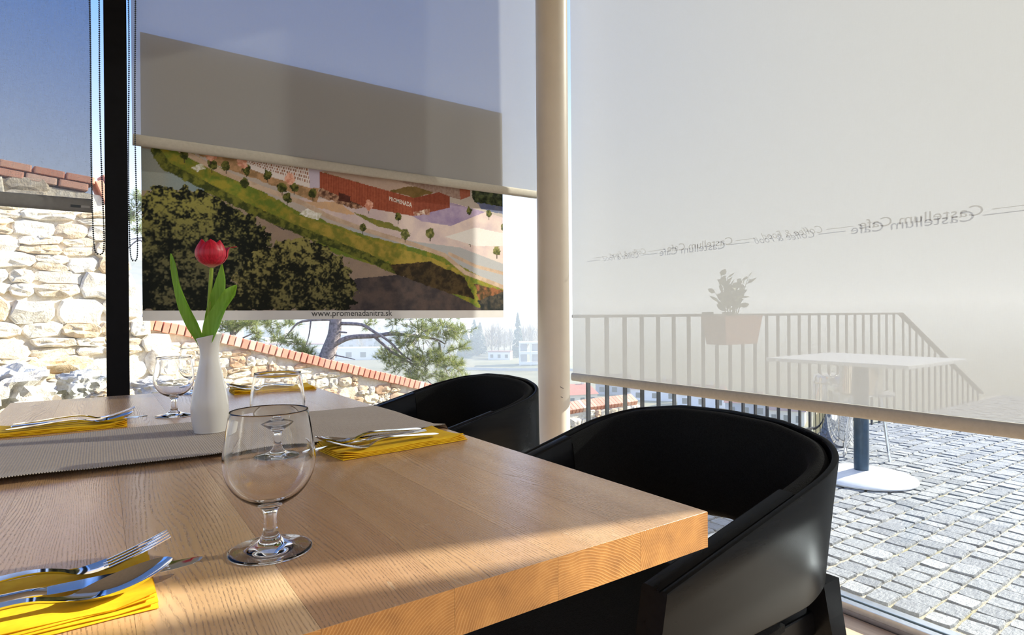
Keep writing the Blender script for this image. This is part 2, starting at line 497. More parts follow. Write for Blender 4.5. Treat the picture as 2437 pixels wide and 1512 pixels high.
    nz = q.n('ShaderNodeNewGeometry').outputs['Random Per Island']
    col = q.ramp(nz, [(0.0, s2l((104, 118, 72))), (0.5, s2l((148, 158, 96))), (1.0, s2l((196, 196, 130)))])
    d = q.n('ShaderNodeBsdfPrincipled', {'Base Color': col, 'Roughness': 0.6}); t = q.n('ShaderNodeBsdfTranslucent', {'Color': col})
    MT['needle'] = q.surf(q.mixs(0.35, d.outputs[0], t.outputs[0]))
    q = M('valley_ground')
    v = q.coords('Object')
    n1 = q.noise(v, 0.02, 6, 0.65); n2 = q.noise(v, 0.25, 5, 0.7)
    col = q.ramp(n1, [(0.3, s2l((92, 96, 72))), (0.5, s2l((150, 140, 108))), (0.7, s2l((122, 124, 92)))])
    col = q.mix(q.math('MULTIPLY', n2, 0.6), col, s2l((70, 74, 60)))
    MT['ground'] = q.pbr(col, 1.0)
    MT['iron'] = plain('dark_grey_iron', (0.05, 0.05, 0.055), 0.45, 0.3, var=0.2)
    MT['blue_post'] = plain('blue_grey_steel', (0.05, 0.085, 0.13), 0.35, 0.6, var=0.15)
    MT['white_plate'] = plain('white_powder_coat', (0.75, 0.76, 0.79), 0.45, var=0.05)
    MT['table_white'] = plain('white_laminate', (0.8, 0.8, 0.8), 0.4, var=0.03)
    MT['shrub'] = plain('shrub_leaf', s2l((104, 112, 70)), 0.6, var=0.3)
    MT['terracotta'] = plain('terracotta', s2l((150, 96, 70)), 0.85, var=0.15)
    MT['roof_red'] = plain('red_roof_tile', s2l((190, 116, 96)), 0.9, var=0.2, scale=4)
    MT['roof_brown'] = plain('brown_roof_tile', s2l((140, 96, 92)), 0.9, var=0.2, scale=4)
    MT['house_cream'] = plain('cream_house_plaster', s2l((224, 212, 190)), 0.9, var=0.05, scale=2)
    MT['house_white'] = plain('white_house_plaster', s2l((236, 236, 236)), 0.9, var=0.04, scale=2)
    MT['house_grey'] = plain('grey_house_plaster', s2l((170, 172, 178)), 0.9, var=0.08, scale=2)
    MT['dark_window'] = plain('dark_window_glass', (0.05, 0.06, 0.07), 0.15, var=0.2)
    MT['bare_twig'] = plain('bare_twigs', s2l((150, 136, 118)), 0.95, var=0.3, scale=0.6)
    MT['far_fir'] = plain('dark_fir', s2l((62, 78, 66)), 0.95, var=0.35, scale=0.5)
    MT['road'] = plain('pale_road', s2l((200, 198, 192)), 0.9, var=0.06, scale=0.3)
    MT['print_white'] = plain('white_print_margin', (0.72, 0.70, 0.67), 0.35, var=0.02)
    MT['ink'] = plain('black_print_ink', (0.03, 0.028, 0.026), 0.5, var=0.1)
    MT['ink_white'] = plain('white_print_ink', (0.75, 0.68, 0.6), 0.5, var=0.02)
    MT['glass_ink'] = plain('grey_glass_lettering', (0.10, 0.11, 0.12), 0.6, var=0.1)
    MT['label_grey'] = plain('grey_label', (0.35, 0.35, 0.34), 0.6, var=0.05)
mats()

# ------------------------------------------------------------------ the room
XG, YG = 2.062, 2.53          # glass planes of the two window walls
ZC = 2.95                     # ceiling
XL, YB = -4.2, -4.2           # far sides of the room
fl = MB().box(XL, XG + 0.10, YB, YG + 0.03, -0.14, -0.022).build('floor', MT['wall'])
tag(fl, 'pale wooden plank floor under the table and chairs', 'floor', kind='structure')
rg = random.Random(3)
pw = 0.19
ps = [mesh('floor_plank', MB().bbox(-pw / 2 + 0.001, pw / 2 - 0.001, -L / 2 + 0.001, L / 2 - 0.001, -0.021, 0, 0.0015).v, MB().bbox(-pw / 2 + 0.001, pw / 2 - 0.001, -L / 2 + 0.001, L / 2 - 0.001, -0.021, 0, 0.0015).f) for L in (2.24,)]
ps[0].materials.append(MT['floor'])
nx = int((XG - 0.03 - XL) / pw)
for i in range(nx):
    x = XG - 0.032 - pw * (i + 0.5)
    for k in range(3):
        y0 = YB + 0.02 + 2.242 * (k + 0.5)
        if y0 + 1.12 > YG: y0 = YG - 1.125
        p = obj('plank', ps[0], None, fl, (x, y0, 0))
cl = MB().box(XL, XG + 0.06, YB, YG + 0.03, ZC, ZC + 0.15).build('ceiling', MT['ceiling'])
tag(cl, 'brown boarded ceiling above the cafe room', 'ceiling', kind='structure')
# the sides behind the photographer: plaster piers with wide window openings
def pier_wall(name, horiz, fixed, lo, hi, label):
    mb = MB()
    th = 0.16
    def seg(a, b, z0, z1):
        if horiz: mb.box(a, b, fixed - th, fixed, z0, z1)
        else: mb.box(fixed - th, fixed, a, b, z0, z1)
    seg(lo, hi, -0.14, 0.35); seg(lo, hi, 2.75, ZC)
    n = 3
    w = (hi - lo) / n
    for k in range(n + 1):
        c = lo + w * k
        seg(max(lo, c - 0.12), min(hi, c + 0.12), 0.35, 2.75)
    return tag(mb.build(name, MT['wall']), label, 'wall', kind='structure')
pier_wall('wall_back', True, YB, XL, XG + 0.03, 'white plaster wall with three wide window openings behind the table')
pier_wall('wall_left', False, XL, YB, YG + 0.03, 'white plaster side wall with three wide window openings')

def window(name, label, alongY, plane, cuts, sgn):
    w = thing(name, label, 'window', kind='structure')
    for a, b in zip(cuts[:-1], cuts[1:]):
        mb = MB()
        if alongY: mb.box(plane - 0.004, plane + 0.004, a + 0.002, b - 0.002, 0.02, 2.9)
        else: mb.box(a + 0.002, b - 0.002, plane - 0.004, plane + 0.004, 0.02, 2.9)
        p = mb.build('pane', MT['pane'], w)
    for z0, z1, wd in ((-0.02, 0.018, 0.045), (0.018, 0.042, 0.014), (2.9, 2.95, 0.045)):
        for s in ((-1, 1) if wd == 0.014 else (0,)):
            mb = MB()
            c = plane + s * 0.022
            if alongY: mb.bbox(c - (0.030 if s == 0 and z0 < 1 else wd), c + wd + (0.05 if s == 0 and z0 < 1 else 0), cuts[0], cuts[-1], z0, z1, 0.002)
            else: mb.bbox(cuts[0], cuts[-1], c - wd - (0.05 if s == 0 and z0 < 1 else 0), c + wd, z0, z1, 0.002)
            mb.build('frame_rail' if s == 0 else 'glazing_bead', MT['alu'], w)
    return w
w1 = window('window_1', 'tall frameless glass wall between the cafe and the cobbled terrace', True, XG, [YB, -2.6, -1.25, 0.08, 2.46], 1)
w2 = window('window_2', 'tall glass wall facing the stone ruin, behind the poster', False, YG, [XL, -2.8, -1.4, 0.05, XG + 0.02], 1)

# lettering on the terrace glass, meant to be read from outside
def glass_text(s, y0, y1, z, h, shear, off):
    me, co = text_mesh(s, 0.05, shear, off, 'LEFT', 3)
    w = co[:, 0].max() - co[:, 0].min()
    co[:, 0] = (co[:, 0] - co[:, 0].min()) / w * (y1 - y0)
    co[:, 1] = co[:, 1] * (h / 0.036)
    set_co(me, np.stack([np.full(len(co), XG - 0.0055), y0 + co[:, 0], z + co[:, 1]], 1))
    o = obj('lettering', me, MT['glass_ink'], w1)
    return o
for a, b in ((0.626, 0.960), (1.438, 1.766)): glass_text('Castellum Cafe', a, b, 1.276, 0.031, 0, 0.0)['label'] = 'grey glass lettering Castellum Cafe'
for a, b in ((1.082, 1.315), (1.892, 2.130)): glass_text('Coffee & Food', a, b, 1.280, 0.027, 0.45, -0.0004)['label'] = 'grey slanted glass lettering Coffee & Food'
for a, b in ((0.29, 0.606), (0.978, 1.067), (1.331, 1.422), (1.781, 1.876), (2.146, 2.236)):
    MB().box(XG - 0.0062, XG - 0.0050, a, b, 1.2875, 1.2895).build('dash_line', MT['glass_ink'], w1)

# steel post and round pillar
post = MB().bbox(0.018, 0.083, 2.415, 2.475, 0, ZC, 0.003).build('steel_post', MT['black_steel'])
tag(post, 'black square steel post between the two window blinds', 'post')
pil = thing('round_pillar', 'ivory painted round steel pillar in the corner of the window walls', 'pillar', (1.797, 2.245, 0))
MB().lathe([(0.0765, 0.012), (0.0765, ZC)], 64).build('shaft', MT['white_paint'], pil, angle=40)
MB().lathe([(0.105, 0), (0.105, 0.010), (0.10, 0.012)], 48).build('base_plate', MT['white_paint'], pil, angle=40)
for dz, a, s in ((0.66, -1.05, 0.010), (0.615, -0.98, 0.006)):
    n = Vector((cos(-2.1 + 0.35), sin(-2.1 + 0.35), 0)) * 0.0768
    t = Vector((-n.y, n.x, 0)).normalized()
    c = n + Vector((0, 0, dz))
    MB().box(-s, s, -0.0006, 0.0006, -0.0012, 0.0012).build('scratch', MT['iron'], pil, loc=c, rot=(0, 0.5, -2.1 + 0.35 + PI / 2))

# ------------------------------------------------------------------ roller blinds
def blind(name, label, a, b, plane, zb, alongY, mat, barmat, hem, barh, barw):
    t = thing(name, label, 'blind', group='roller blinds on the window walls')
    zt = 2.86
    def P(s, off, z): return (plane + off, s, z) if alongY else (s, plane + off, z)
    rgb = random.Random(int(abs(a) * 100))
    ph = rgb.random() * 6
    def wave(s, z):
        k = (zt - z) / (zt - zb)
        return 0.0016 * k * sin(s * 5.1 + ph) + 0.0010 * k * sin(s * 11.3 + z * 2.0 + ph)
    mb = MB()
    nu = max(4, int(abs(b - a) / 0.04))
    zlow = zb + barh
    mb.grid(lambda u, v: P(a + (b - a) * u, wave(a + (b - a) * u, zlow + (zt - zlow) * v), zlow + (zt - zlow) * v), nu, 36, flip=alongY)
    mb.build('fabric', mat, t, smooth=True)
    # hem bar, a flat oval wrapped in cloth
    ring = []
    n = 14
    rings = []
    for e in (a + 0.001, b - 0.001):
        r = []
        for k in range(n):
            q = 2 * PI * k / n
            cx, cz = cos(q), sin(q)
            r.append(P(e, barw * math.copysign(abs(cx) ** 0.7, cx), zb + barh / 2 + barh / 2 * math.copysign(abs(cz) ** 0.7, cz)))
        rings.append(r)
    bar = MB().loft(rings).build('hem_bar', barmat, t, angle=50)
    MB().tube([P(a + 0.01, 0.0, zt + 0.035), P(b - 0.01, 0.0, zt + 0.035)], 0.032, 20).build('roller_tube', mat if False else barmat, t, angle=50)
    for e in (a, b):
        MB().box(*( (plane - 0.035, plane + 0.035, e - 0.004, e + 0.004) if alongY else (e - 0.004, e + 0.004, plane - 0.035, plane + 0.035)), 2.85, 2.95).build('bracket', MT['alu'], t)
    return t, bar
b1, _ = blind('roller_blind', 'wide cream roller blind in front of the terrace glass', 0.137, 2.367, 2.020, 0.660, True, MT['blind_warm'], MT['bar_cream'], 0, 0.042, 0.013)
b0, _ = blind('roller_blind', 'cream roller blind on the terrace glass beside the bright gap', -1.30, 0.072, 2.020, 0.660, True, MT['blind_warm'], MT['bar_cream'], 0, 0.042, 0.013)
b2, _ = blind('roller_blind', 'cream roller blind half lowered over the hanging poster', 0.098, 1.865, 2.462, 1.605, False, MT['blind_warm'], MT['bar_cream'], 0, 0.040, 0.011)
b3, bar3 = blind('roller_blind', 'blue grey roller blind lowered over the stone ruin', -1.36, -0.016, 2.462, 1.358, False, MT['blind_grey'], MT['bar_grey'], 0, 0.046, 0.011)
for x0, x1, mt in ((-0.076, -0.050, MT['dark_bead']), (-0.048, -0.024, MT['label_grey'])):
    MB().box(x0, x1, 2.4490, 2.4512, 1.371, 1.379).build('maker_label', mt, bar3)

def chain(parent, xl, xr, y, ztop, zbot, skew):
    ico = bmesh.new(); bmesh.ops.create_icosphere(ico, subdivisions=1, radius=0.0031)
    ico.verts.index_update()
    iv = [v.co.copy() for v in ico.verts]; jf = [tuple(v.index for v in f.verts) for f in ico.faces]; ico.free()
    mb = MB()
    xc, r = (xl + xr) / 2, (xr - xl) / 2
    path = [Vector((xr, y + 0.004, ztop)), Vector((xr, y + 0.004, zbot + 0.12))]
    for k in range(13):
        a = PI * k / 12
        path.append(Vector((xc + r * cos(a), y + 0.004 * cos(a), zbot + 0.026 * (1 - sin(a)) + 0.07 * (1 - sin(a)) ** 3)))
    path += [Vector((xl, y - 0.004, zbot + 0.12)), Vector((xl, y - 0.004, ztop))]
    A = np.array([p[:] for p in path]); d = np.r_[0, np.cumsum(np.linalg.norm(np.diff(A, axis=0), axis=1))]
    pts = []
    for s_ in np.arange(0, d[-1], 0.0069):
        p = Vector([float(np.interp(s_, d, A[:, k])) for k in range(3)])
        p.x += skew * (p.z - zbot) + 0.0025 * sin(p.z * 6 + (1 if s_ < d[-1] / 2 else 2.2))
        pts.append(p)
    for p in pts:
        mb.add([v + p for v in iv], jf)
    mb.tube(pts[::2], 0.0009, 4)
    c = mb.build('bead_chain', MT['dark_bead'], parent, smooth=True)
    c['kind'] = 'stuff'
    return c
chain(b3, -0.0135, 0.0135, 2.425, 2.84, 1.215, -0.010)
chain(b2, 0.0875, 0.1080, 2.425, 2.84, 1.198, 0.000)

# ------------------------------------------------------------------ poster
PX0, PX1, PZ0, PZ1, PY = 0.126, 1.675, 0.991, 2.021, 2.495
poster = thing('poster', 'large poster of a river bank and a long brick red building on the window', 'poster', (PX0, PY, PZ0))
PW, PH = PX1 - PX0, PZ1 - PZ0
MB().box(0, PW, 0.0, 0.0016, 0, PH).build('sheet', MT['print_white'], poster)
PAINT = [('fill',[(-0.0688,1.0963),(1.1504,1.6467),(1.1432,0.4581),(-0.0729,0.3149)],(196,184,172),(176,166,160),8,0.5),('fill',[(-0.0128,0.6101),(0.033,0.6047),(0.2904,0.4058),(0.4945,0.2524),(1.0132,-0.0148),(-0.016,0.0017)],(158,140,120),(150,134,118),10,0.6),('fill',[(-0.0129,0.5994),(0.0299,0.5985),(0.1533,0.4671),(0.0799,0.4659),(-0.0137,0.4499)],(128,146,150),(146,150,142),6,0.8),('fill',[(0.2381,0.4105),(0.2903,0.3817),(0.4512,0.2747),(0.6329,0.2015),(0.7325,0.1298),(0.4938,0.123),(0.2897,0.2855)],(164,142,122),(150,130,116),30,0.6),('fill',[(0.5029,0.1686),(0.6329,0.1913),(0.7851,0.1384),(0.971,0.0311),(0.4714,0.0324)],(66,60,62),(96,82,76),20,0.8),('fill',[(0.0176,0.6119),(0.0905,0.6124),(0.2169,0.5303),(0.3292,0.4415),(0.5174,0.3583),(0.786,0.2879),(0.8734,0.2216),(1.0079,0.13),(1.0074,0.0386),(0.9239,0.0387),(0.785,0.1242),(0.6329,0.2015),(0.4512,0.2683),(0.2903,0.3817),(0.1533,0.4785),(0.0802,0.5214),(0.0391,0.5734)],(150,140,52),(104,122,44),40,1.0),('fill',[(0.3291,0.4232),(0.5173,0.3453),(0.7334,0.2768),(0.8677,0.2067),(0.8396,0.1618),(0.6331,0.2354),(0.4513,0.3002),(0.3289,0.3744)],(172,150,66),(124,124,48),40,1.0),('line',[(0.0298,0.5931),(0.0484,0.5481),(0.1296,0.4914),(0.2164,0.4308),(0.3288,0.3653),(0.4302,0.3141),(0.5394,0.2622),(0.6281,0.208)],(58,66,28),(112,114,46),0.016,60),('fill',[(0.6091,0.2339),(0.7333,0.2558),(0.8564,0.1915),(0.8896,0.0901),(0.7903,0.1172),(0.628,0.1911)],(44,36,24),(82,66,40),50,1.0),('fill',[(0.8901,0.1637),(1.0079,0.13),(1.0074,0.0462),(0.9125,0.0683)],(150,96,62),(70,58,34),50,1.0),('fill',[(0.9039,0.083),(1.0079,0.13),(1.0073,0.031),(0.918,0.0313)],(36,40,40),(80,72,60),50,1.0),('fill',[(0.3532,0.482),(0.5407,0.5054),(0.6836,0.4522),(0.8143,0.5342),(1.01,0.4881),(1.0087,0.2595),(0.8405,0.3284),(0.6829,0.3419),(0.5175,0.3844),(0.4017,0.4396)],(226,206,196),(206,186,186),14,0.8),('fill',[(0.3611,0.4709),(0.4652,0.4807),(0.5044,0.4348),(0.41,0.4471)],(222,180,136),(206,170,136),30,0.8),('fill',[(0.6736,0.4577),(0.8089,0.5334),(0.9325,0.5077),(0.8083,0.4258),(0.7087,0.4347)],(150,132,168),(176,158,182),20,0.8),('fill',[(0.4956,0.4465),(0.6053,0.4149),(0.6731,0.3753),(0.5677,0.397)],(140,134,60),(120,124,60),40,0.8),('line',[(0.0807,0.6074),(0.1675,0.5498),(0.2534,0.5075),(0.3611,0.4647),(0.4308,0.4185),(0.54,0.3739),(0.6828,0.3281),(0.786,0.2879),(0.8565,0.2134),(1.008,0.1453)],(208,184,160),(190,164,140),0.01,30),('line',[(0.8021,0.2963),(0.8963,0.2449),(1.0084,0.2138)],(206,180,156),(190,164,140),0.008,30),('fill',[(0.097,0.6167),(0.2174,0.6181),(0.4084,0.5316),(0.4018,0.471),(0.291,0.5201),(0.1676,0.567)],(150,120,84),(190,150,110),60,1.0),('fill',[(0.1681,0.6646),(0.3813,0.6138),(0.3816,0.5269),(0.2912,0.5502),(0.2172,0.58),(0.2031,0.6207)],(232,222,216),(222,212,206),10,0.3),('win',[(0.2174,0.6181),(0.38,0.6073),(0.3809,0.5423),(0.2281,0.594)],(168,104,70),(140,110,90),14,4),('fill',[(0.3789,0.6133),(0.4531,0.6222),(0.4087,0.5975),(0.4084,0.5316),(0.3816,0.5269)],(202,190,206),(196,184,198),10,0.3),('fill',[(0.4067,0.5983),(0.4747,0.6202),(0.6352,0.6084),(0.7675,0.5766),(0.684,0.5349)],(196,172,156),(180,156,140),14,0.6),('fill',[(0.6061,0.5547),(0.6644,0.5831),(0.7249,0.5938),(0.7675,0.5766),(0.684,0.5363)],(112,92,48),(130,104,60),40,0.8),('fill',[(0.4075,0.5972),(0.4487,0.5914),(0.532,0.5708),(0.4444,0.5868)],(120,92,48),(140,110,64),40,0.8),('stripe',[(0.5323,0.6252),(0.8394,0.6068),(0.8418,0.5529),(0.7664,0.5658),(0.6352,0.6016)],(120,86,72),(196,178,166),0.0042),('stripe',[(0.8394,0.6068),(0.8785,0.6158),(0.8783,0.5748),(0.8418,0.5515)],(138,72,52),(176,110,88),0.0042),('stripe',[(0.4075,0.5972),(0.684,0.5349),(0.6836,0.4543),(0.5315,0.4712),(0.4084,0.5297)],(126,58,40),(186,104,74),0.0046),('stripe',[(0.684,0.5349),(0.7675,0.5751),(0.8048,0.5614),(0.8045,0.5098),(0.6836,0.4543)],(118,54,38),(160,86,62),0.0046),('fill',[(0.4105,0.5319),(0.5315,0.4725),(0.5045,0.4608),(0.402,0.496)],(92,62,48),(190,150,120),70,1.0),('fill',[(0.4612,0.5216),(0.4924,0.5107),(0.4923,0.4848),(0.461,0.4896)],(74,40,30),(90,50,40),70,1.0),('fill',[(0.6837,0.4729),(0.7346,0.494),(0.7345,0.4695),(0.6836,0.4536)],(226,206,190),(150,100,80),80,1.0),('fill',[(0.8785,0.6099),(1.0108,0.6253),(1.0103,0.5414),(0.8923,0.5462)],(36,44,28),(84,92,58),50,1.0),('fill',[(0.9038,0.5479),(1.0103,0.5414),(1.0101,0.5033),(0.9151,0.5201)],(96,104,140),(120,124,140),30,0.6),('tree',[(0.147,0.5713)],(52,58,26),(112,112,52),0.016),('tree',[(0.1781,0.5749)],(52,58,26),(112,112,52),0.016),('tree',[(0.2244,0.5698)],(52,58,26),(112,112,52),0.016),('tree',[(0.2742,0.5589)],(52,58,26),(112,112,52),0.016),('tree',[(0.2205,0.5181)],(52,58,26),(112,112,52),0.016),('tree',[(0.3102,0.5144)],(52,58,26),(112,112,52),0.016),('tree',[(0.3415,0.523)],(52,58,26),(112,112,52),0.016),('tree',[(0.3897,0.5065)],(52,58,26),(112,112,52),0.016),('tree',[(0.3236,0.4772)],(52,58,26),(112,112,52),0.016),('tree',[(0.5265,0.3855)],(52,58,26),(112,112,52),0.016),('tree',[(0.6343,0.4422)],(52,58,26),(112,112,52),0.016),('tree',[(0.8723,0.5066)],(52,58,26),(112,112,52),0.016),('tree',[(0.9471,0.5023)],(52,58,26),(112,112,52),0.016),('tree',[(1.0036,0.4417)],(52,58,26),(112,112,52),0.016),('tree',[(0.0871,0.595)],(52,58,26),(112,112,52),0.016),('tree',[(0.6558,0.3734)],(84,88,44),(146,142,84),0.02),('tree',[(0.7366,0.3857)],(84,88,44),(146,142,84),0.02),('tree',[(0.8771,0.3719)],(84,88,44),(146,142,84),0.02),('tree',[(0.9758,0.3253)],(84,88,44),(146,142,84),0.02),('tree',[(0.2137,0.5927)],(206,138,112),(236,184,160),0.018),('tree',[(0.3298,0.5544)],(206,138,112),(236,184,160),0.018),('tree',[(0.5452,0.4798)],(206,138,112),(236,184,160),0.018),('tree',[(0.1438,0.6076)],(206,138,112),(236,184,160),0.018),('tree',[(0.4028,0.6526)],(206,138,112),(236,184,160),0.018),('fill',[(0.1016,0.5524),(0.1233,0.5692),(0.134,0.5573),(0.1165,0.5385)],(232,230,220),(150,150,90),120,1.0),('fill',[(0.3536,0.4193),(0.3731,0.443),(0.4149,0.4258),(0.4014,0.3989)],(240,238,232),(200,196,170),90,1.0),('fill',[(0.2902,0.3679),(0.2947,0.3666),(0.3178,0.3536),(0.3139,0.3508)],(60,56,52),(60,56,52),10,0.1),('fill',[(0.7865,0.3734),(0.8973,0.4291),(1.0096,0.4119),(1.0092,0.3509),(0.8968,0.3407)],(226,222,214),(232,226,222),20,0.5),('canopy',[(-0.0138,0.4286),(0.0045,0.4476),(0.0417,0.473),(0.0897,0.476),(0.1532,0.4585),(0.1949,0.4218),(0.2307,0.3977),(0.2637,0.3605),(0.2842,0.321),(0.267,0.2775),(0.2593,0.2352),(0.2152,0.2144),(0.1862,0.1257),(0.1857,0.0332),(-0.0158,0.0337)],(18,22,16),(98,95,66),(150,146,72)),('canopy',[(0.1934,0.1376),(0.2116,0.2142),(0.2708,0.2838),(0.3286,0.3207),(0.401,0.3144),(0.464,0.2565),(0.503,0.1751),(0.5114,0.0974),(0.4889,0.0324),(0.1648,0.0332)],(24,26,16),(112,106,68),(154,146,82))]
def paint_print():
    nu, nv = 560, 360
    v0 = 0.036
    U, V = np.meshgrid(np.linspace(0, 1, nu + 1), np.linspace(v0, 0.9995, nv + 1))
    U = U.ravel(); V = V.ravel()
    rs = np.random.RandomState(5)
    asp = PW / PH
    def vn(scale, seed):
        r = np.random.RandomState(seed); n = 64
        g = r.rand(n, n)
        x = U * asp * scale; y = V * scale
        xi = np.floor(x).astype(int); yi = np.floor(y).astype(int)
        fx = x - xi; fy = y - yi
        fx = fx * fx * (3 - 2 * fx); fy = fy * fy * (3 - 2 * fy)
        a = g[xi % n, yi % n]; b = g[(xi + 1) % n, yi % n]; c = g[xi % n, (yi + 1) % n]; d = g[(xi + 1) % n, (yi + 1) % n]
        return (a * (1 - fx) + b * fx) * (1 - fy) + (c * (1 - fx) + d * fx) * fy
    def fbm(scale, seed, o=4):
        s = 0; w = 0
        for k in range(o):
            s = s + vn(scale * 2 ** k, seed + k) * 0.62 ** k; w += 0.62 ** k
        return s / w
    def inside(pts, wob=0.0):
        x = U + (fbm(45, 91, 3) - 0.5) * wob; y = V + (fbm(45, 97, 3) - 0.5) * wob
        r = np.zeros(len(U), bool)
        j = len(pts) - 1
        for i in range(len(pts)):
            xi, yi = pts[i]; xj, yj = pts[j]
            if yi != yj:
                c = ((yi > y) != (yj > y)) & (x < (xj - xi) * (y - yi) / (yj - yi) + xi)
                r ^= c
            j = i
        return r
    def lerp(a, b, t): return np.array(a, float)[None] * (1 - t[:, None]) + np.array(b, float)[None] * t[:, None]
    C = np.zeros((len(U), 3)) + 180
    seed = 11
    for e in PAINT:
        seed += 7
        k, pts = e[0], e[1]
        if k == 'fill':
            mk = inside(pts, 0.012 if e[4] >= 30 else 0.0)
            t = np.clip((fbm(e[4], seed) - 0.5) * 3.2 * e[5] + 0.5, 0, 1)
            C[mk] = lerp(e[2], e[3], t)[mk]
        elif k == 'line':
            d = np.full(len(U), 9.0)
            for (ax, ay), (bx, by) in zip(pts[:-1], pts[1:]):
                vx, vy = (bx - ax) * asp, by - ay
                t = np.clip((((U - ax) * asp) * vx + (V - ay) * vy) / (vx * vx + vy * vy), 0, 1)
                d = np.minimum(d, np.hypot((U - ax) * asp - t * vx, (V - ay) - t * vy))
            n = fbm(e[5], seed)
            w = e[4] * (0.6 + 0.9 * n if e[5] > 40 else 1.0)
            mk = d < w
            C[mk] = lerp(e[2], e[3], np.clip((n - 0.5) * 4 + 0.5, 0, 1))[mk]
        elif k in ('stripe', 'win'):
            mk = inside(pts)
            if k == 'stripe':
                t = (np.sin(U * 2 * PI / e[4]) * 0.5 + 0.5) * 0.7 + vn(160, seed) * 0.3
                C[mk] = lerp(e[2], e[3], t)[mk]
            else:
                (ax, ay), (bx, by), (cx_, cy_), (dx, dy) = pts
                s = (U - ax) / (bx - ax)
                top = ay + (by - ay) * s; bot = dy + (cy_ - dy) * s
                q = (V - bot) / np.maximum(top - bot, 1e-4)
                row = np.floor(q * e[5])
                fw = (s * e[4] * 1.9 + row * 0.37) % 1.0; fh = (q * e[5]) % 1.0
                mk = mk & (fw > 0.5) & (fh > 0.2) & (fh < 0.85)
                C[mk] = lerp(e[2], e[3], vn(120, seed))[mk]
        elif k == 'tree':
            (x, y) = pts[0]; r = e[4]
            d = np.hypot((U - x) * asp, (V - y) * 0.85) / r + (fbm(60, seed) - 0.5) * 1.1
            tr = (np.abs((U - x) * asp) < r * 0.08) & (V < y) & (V > y - r * 1.9)
            C[tr] = (74, 58, 44)
            mk = d < 1
            t = np.clip((fbm(90, seed + 3) - 0.5) * 4 + 0.5 + (V - y) / r * 0.3, 0, 1)
            C[mk] = lerp(e[2], e[3], t)[mk]
        elif k == 'canopy':
            mk = inside(pts, 0.05)
            cl = fbm(15, seed, 3); lf = fbm(70, seed + 9, 3); ff = vn(190, seed + 31)
            ys = [p[1] for p in pts]; hi = max(ys)
            rim = np.clip((V - (hi - 0.30)) / 0.30, 0, 1)
            lit = np.clip((cl - 0.46) * 2.6 + (lf - 0.5) * 3.0 + (ff - 0.5) * 1.3 + rim * 0.40 + 0.10, 0, 1) ** 1.2
            A = lerp(e[2], e[3], lit)
            A = A * (1 - (rim * lit)[:, None]) + np.array(e[4], float)[None] * (rim * lit)[:, None]
            C[mk] = A[mk]
    C += (rs.rand(len(U), 1) - 0.5) * 6
    C = np.clip(C, 0, 255) / 255.0
    lin = np.where(C < 0.04045, C / 12.92, ((C + 0.055) / 1.055) ** 2.4)
    co = np.stack([U * PW, np.full(len(U), -0.0004), V * PH], 1)
    ii = np.arange(nv)[:, None] * (nu + 1) + np.arange(nu)[None]
    q = np.stack([ii, ii + 1, ii + nu + 2, ii + nu + 1], -1).reshape(-1, 4)
    me = bpy.data.meshes.new('print')
    me.vertices.add(len(co)); me.vertices.foreach_set('co', co.ravel())
    me.loops.add(q.size); me.loops.foreach_set('vertex_index', q.ravel().astype(np.int32))
    me.polygons.add(len(q)); me.polygons.foreach_set('loop_start', (np.arange(len(q)) * 4).astype(np.int32))
    me.update(calc_edges=True)
    ca = me.color_attributes.new('print_ink', 'FLOAT_COLOR', 'POINT')
    ca.data.foreach_set('color', np.concatenate([lin, np.ones((len(lin), 1))], 1).astype(np.float32).ravel())
    mq = M('printed_picture')
    at_ = mq.n('ShaderNodeAttribute', attribute_name='print_ink')
    mq.pbr(at_.outputs['Color'], 0.5, Specular_IOR_Level=0.12)
    return obj('print', me, mq.m, poster)
paint_print()
me, co = text_mesh('www.promenadanitra.sk', 0.05, 0, 0, 'LEFT', 4)
w = co[:, 0].max()
set_co(me, np.stack([(0.383 + co[:, 0] / w * 0.230) * PW, np.full(len(co), -0.0008), 0.0125 * PH + co[:, 1] * (0.2300 * PW / w) * 1.05], 1))
obj('lettering', me, MT['ink'], poster)['label'] = 'small black web address lettering'
me, co = text_mesh('PROMENADA', 0.05, 0, 0.001, 'LEFT', 2)
w = co[:, 0].max()
s = co[:, 0] / w
set_co(me, np.stack([(0.606 + s * 0.072) * PW, np.full(len(co), -0.0008), (0.5125 - 0.0205 * s + co[:, 1] / 0.036 * (0.017 + 0.004 * s)) * PH], 1))
obj('lettering', me, MT['ink_white'], poster)['label'] = 'white building name PROMENADA in the picture'

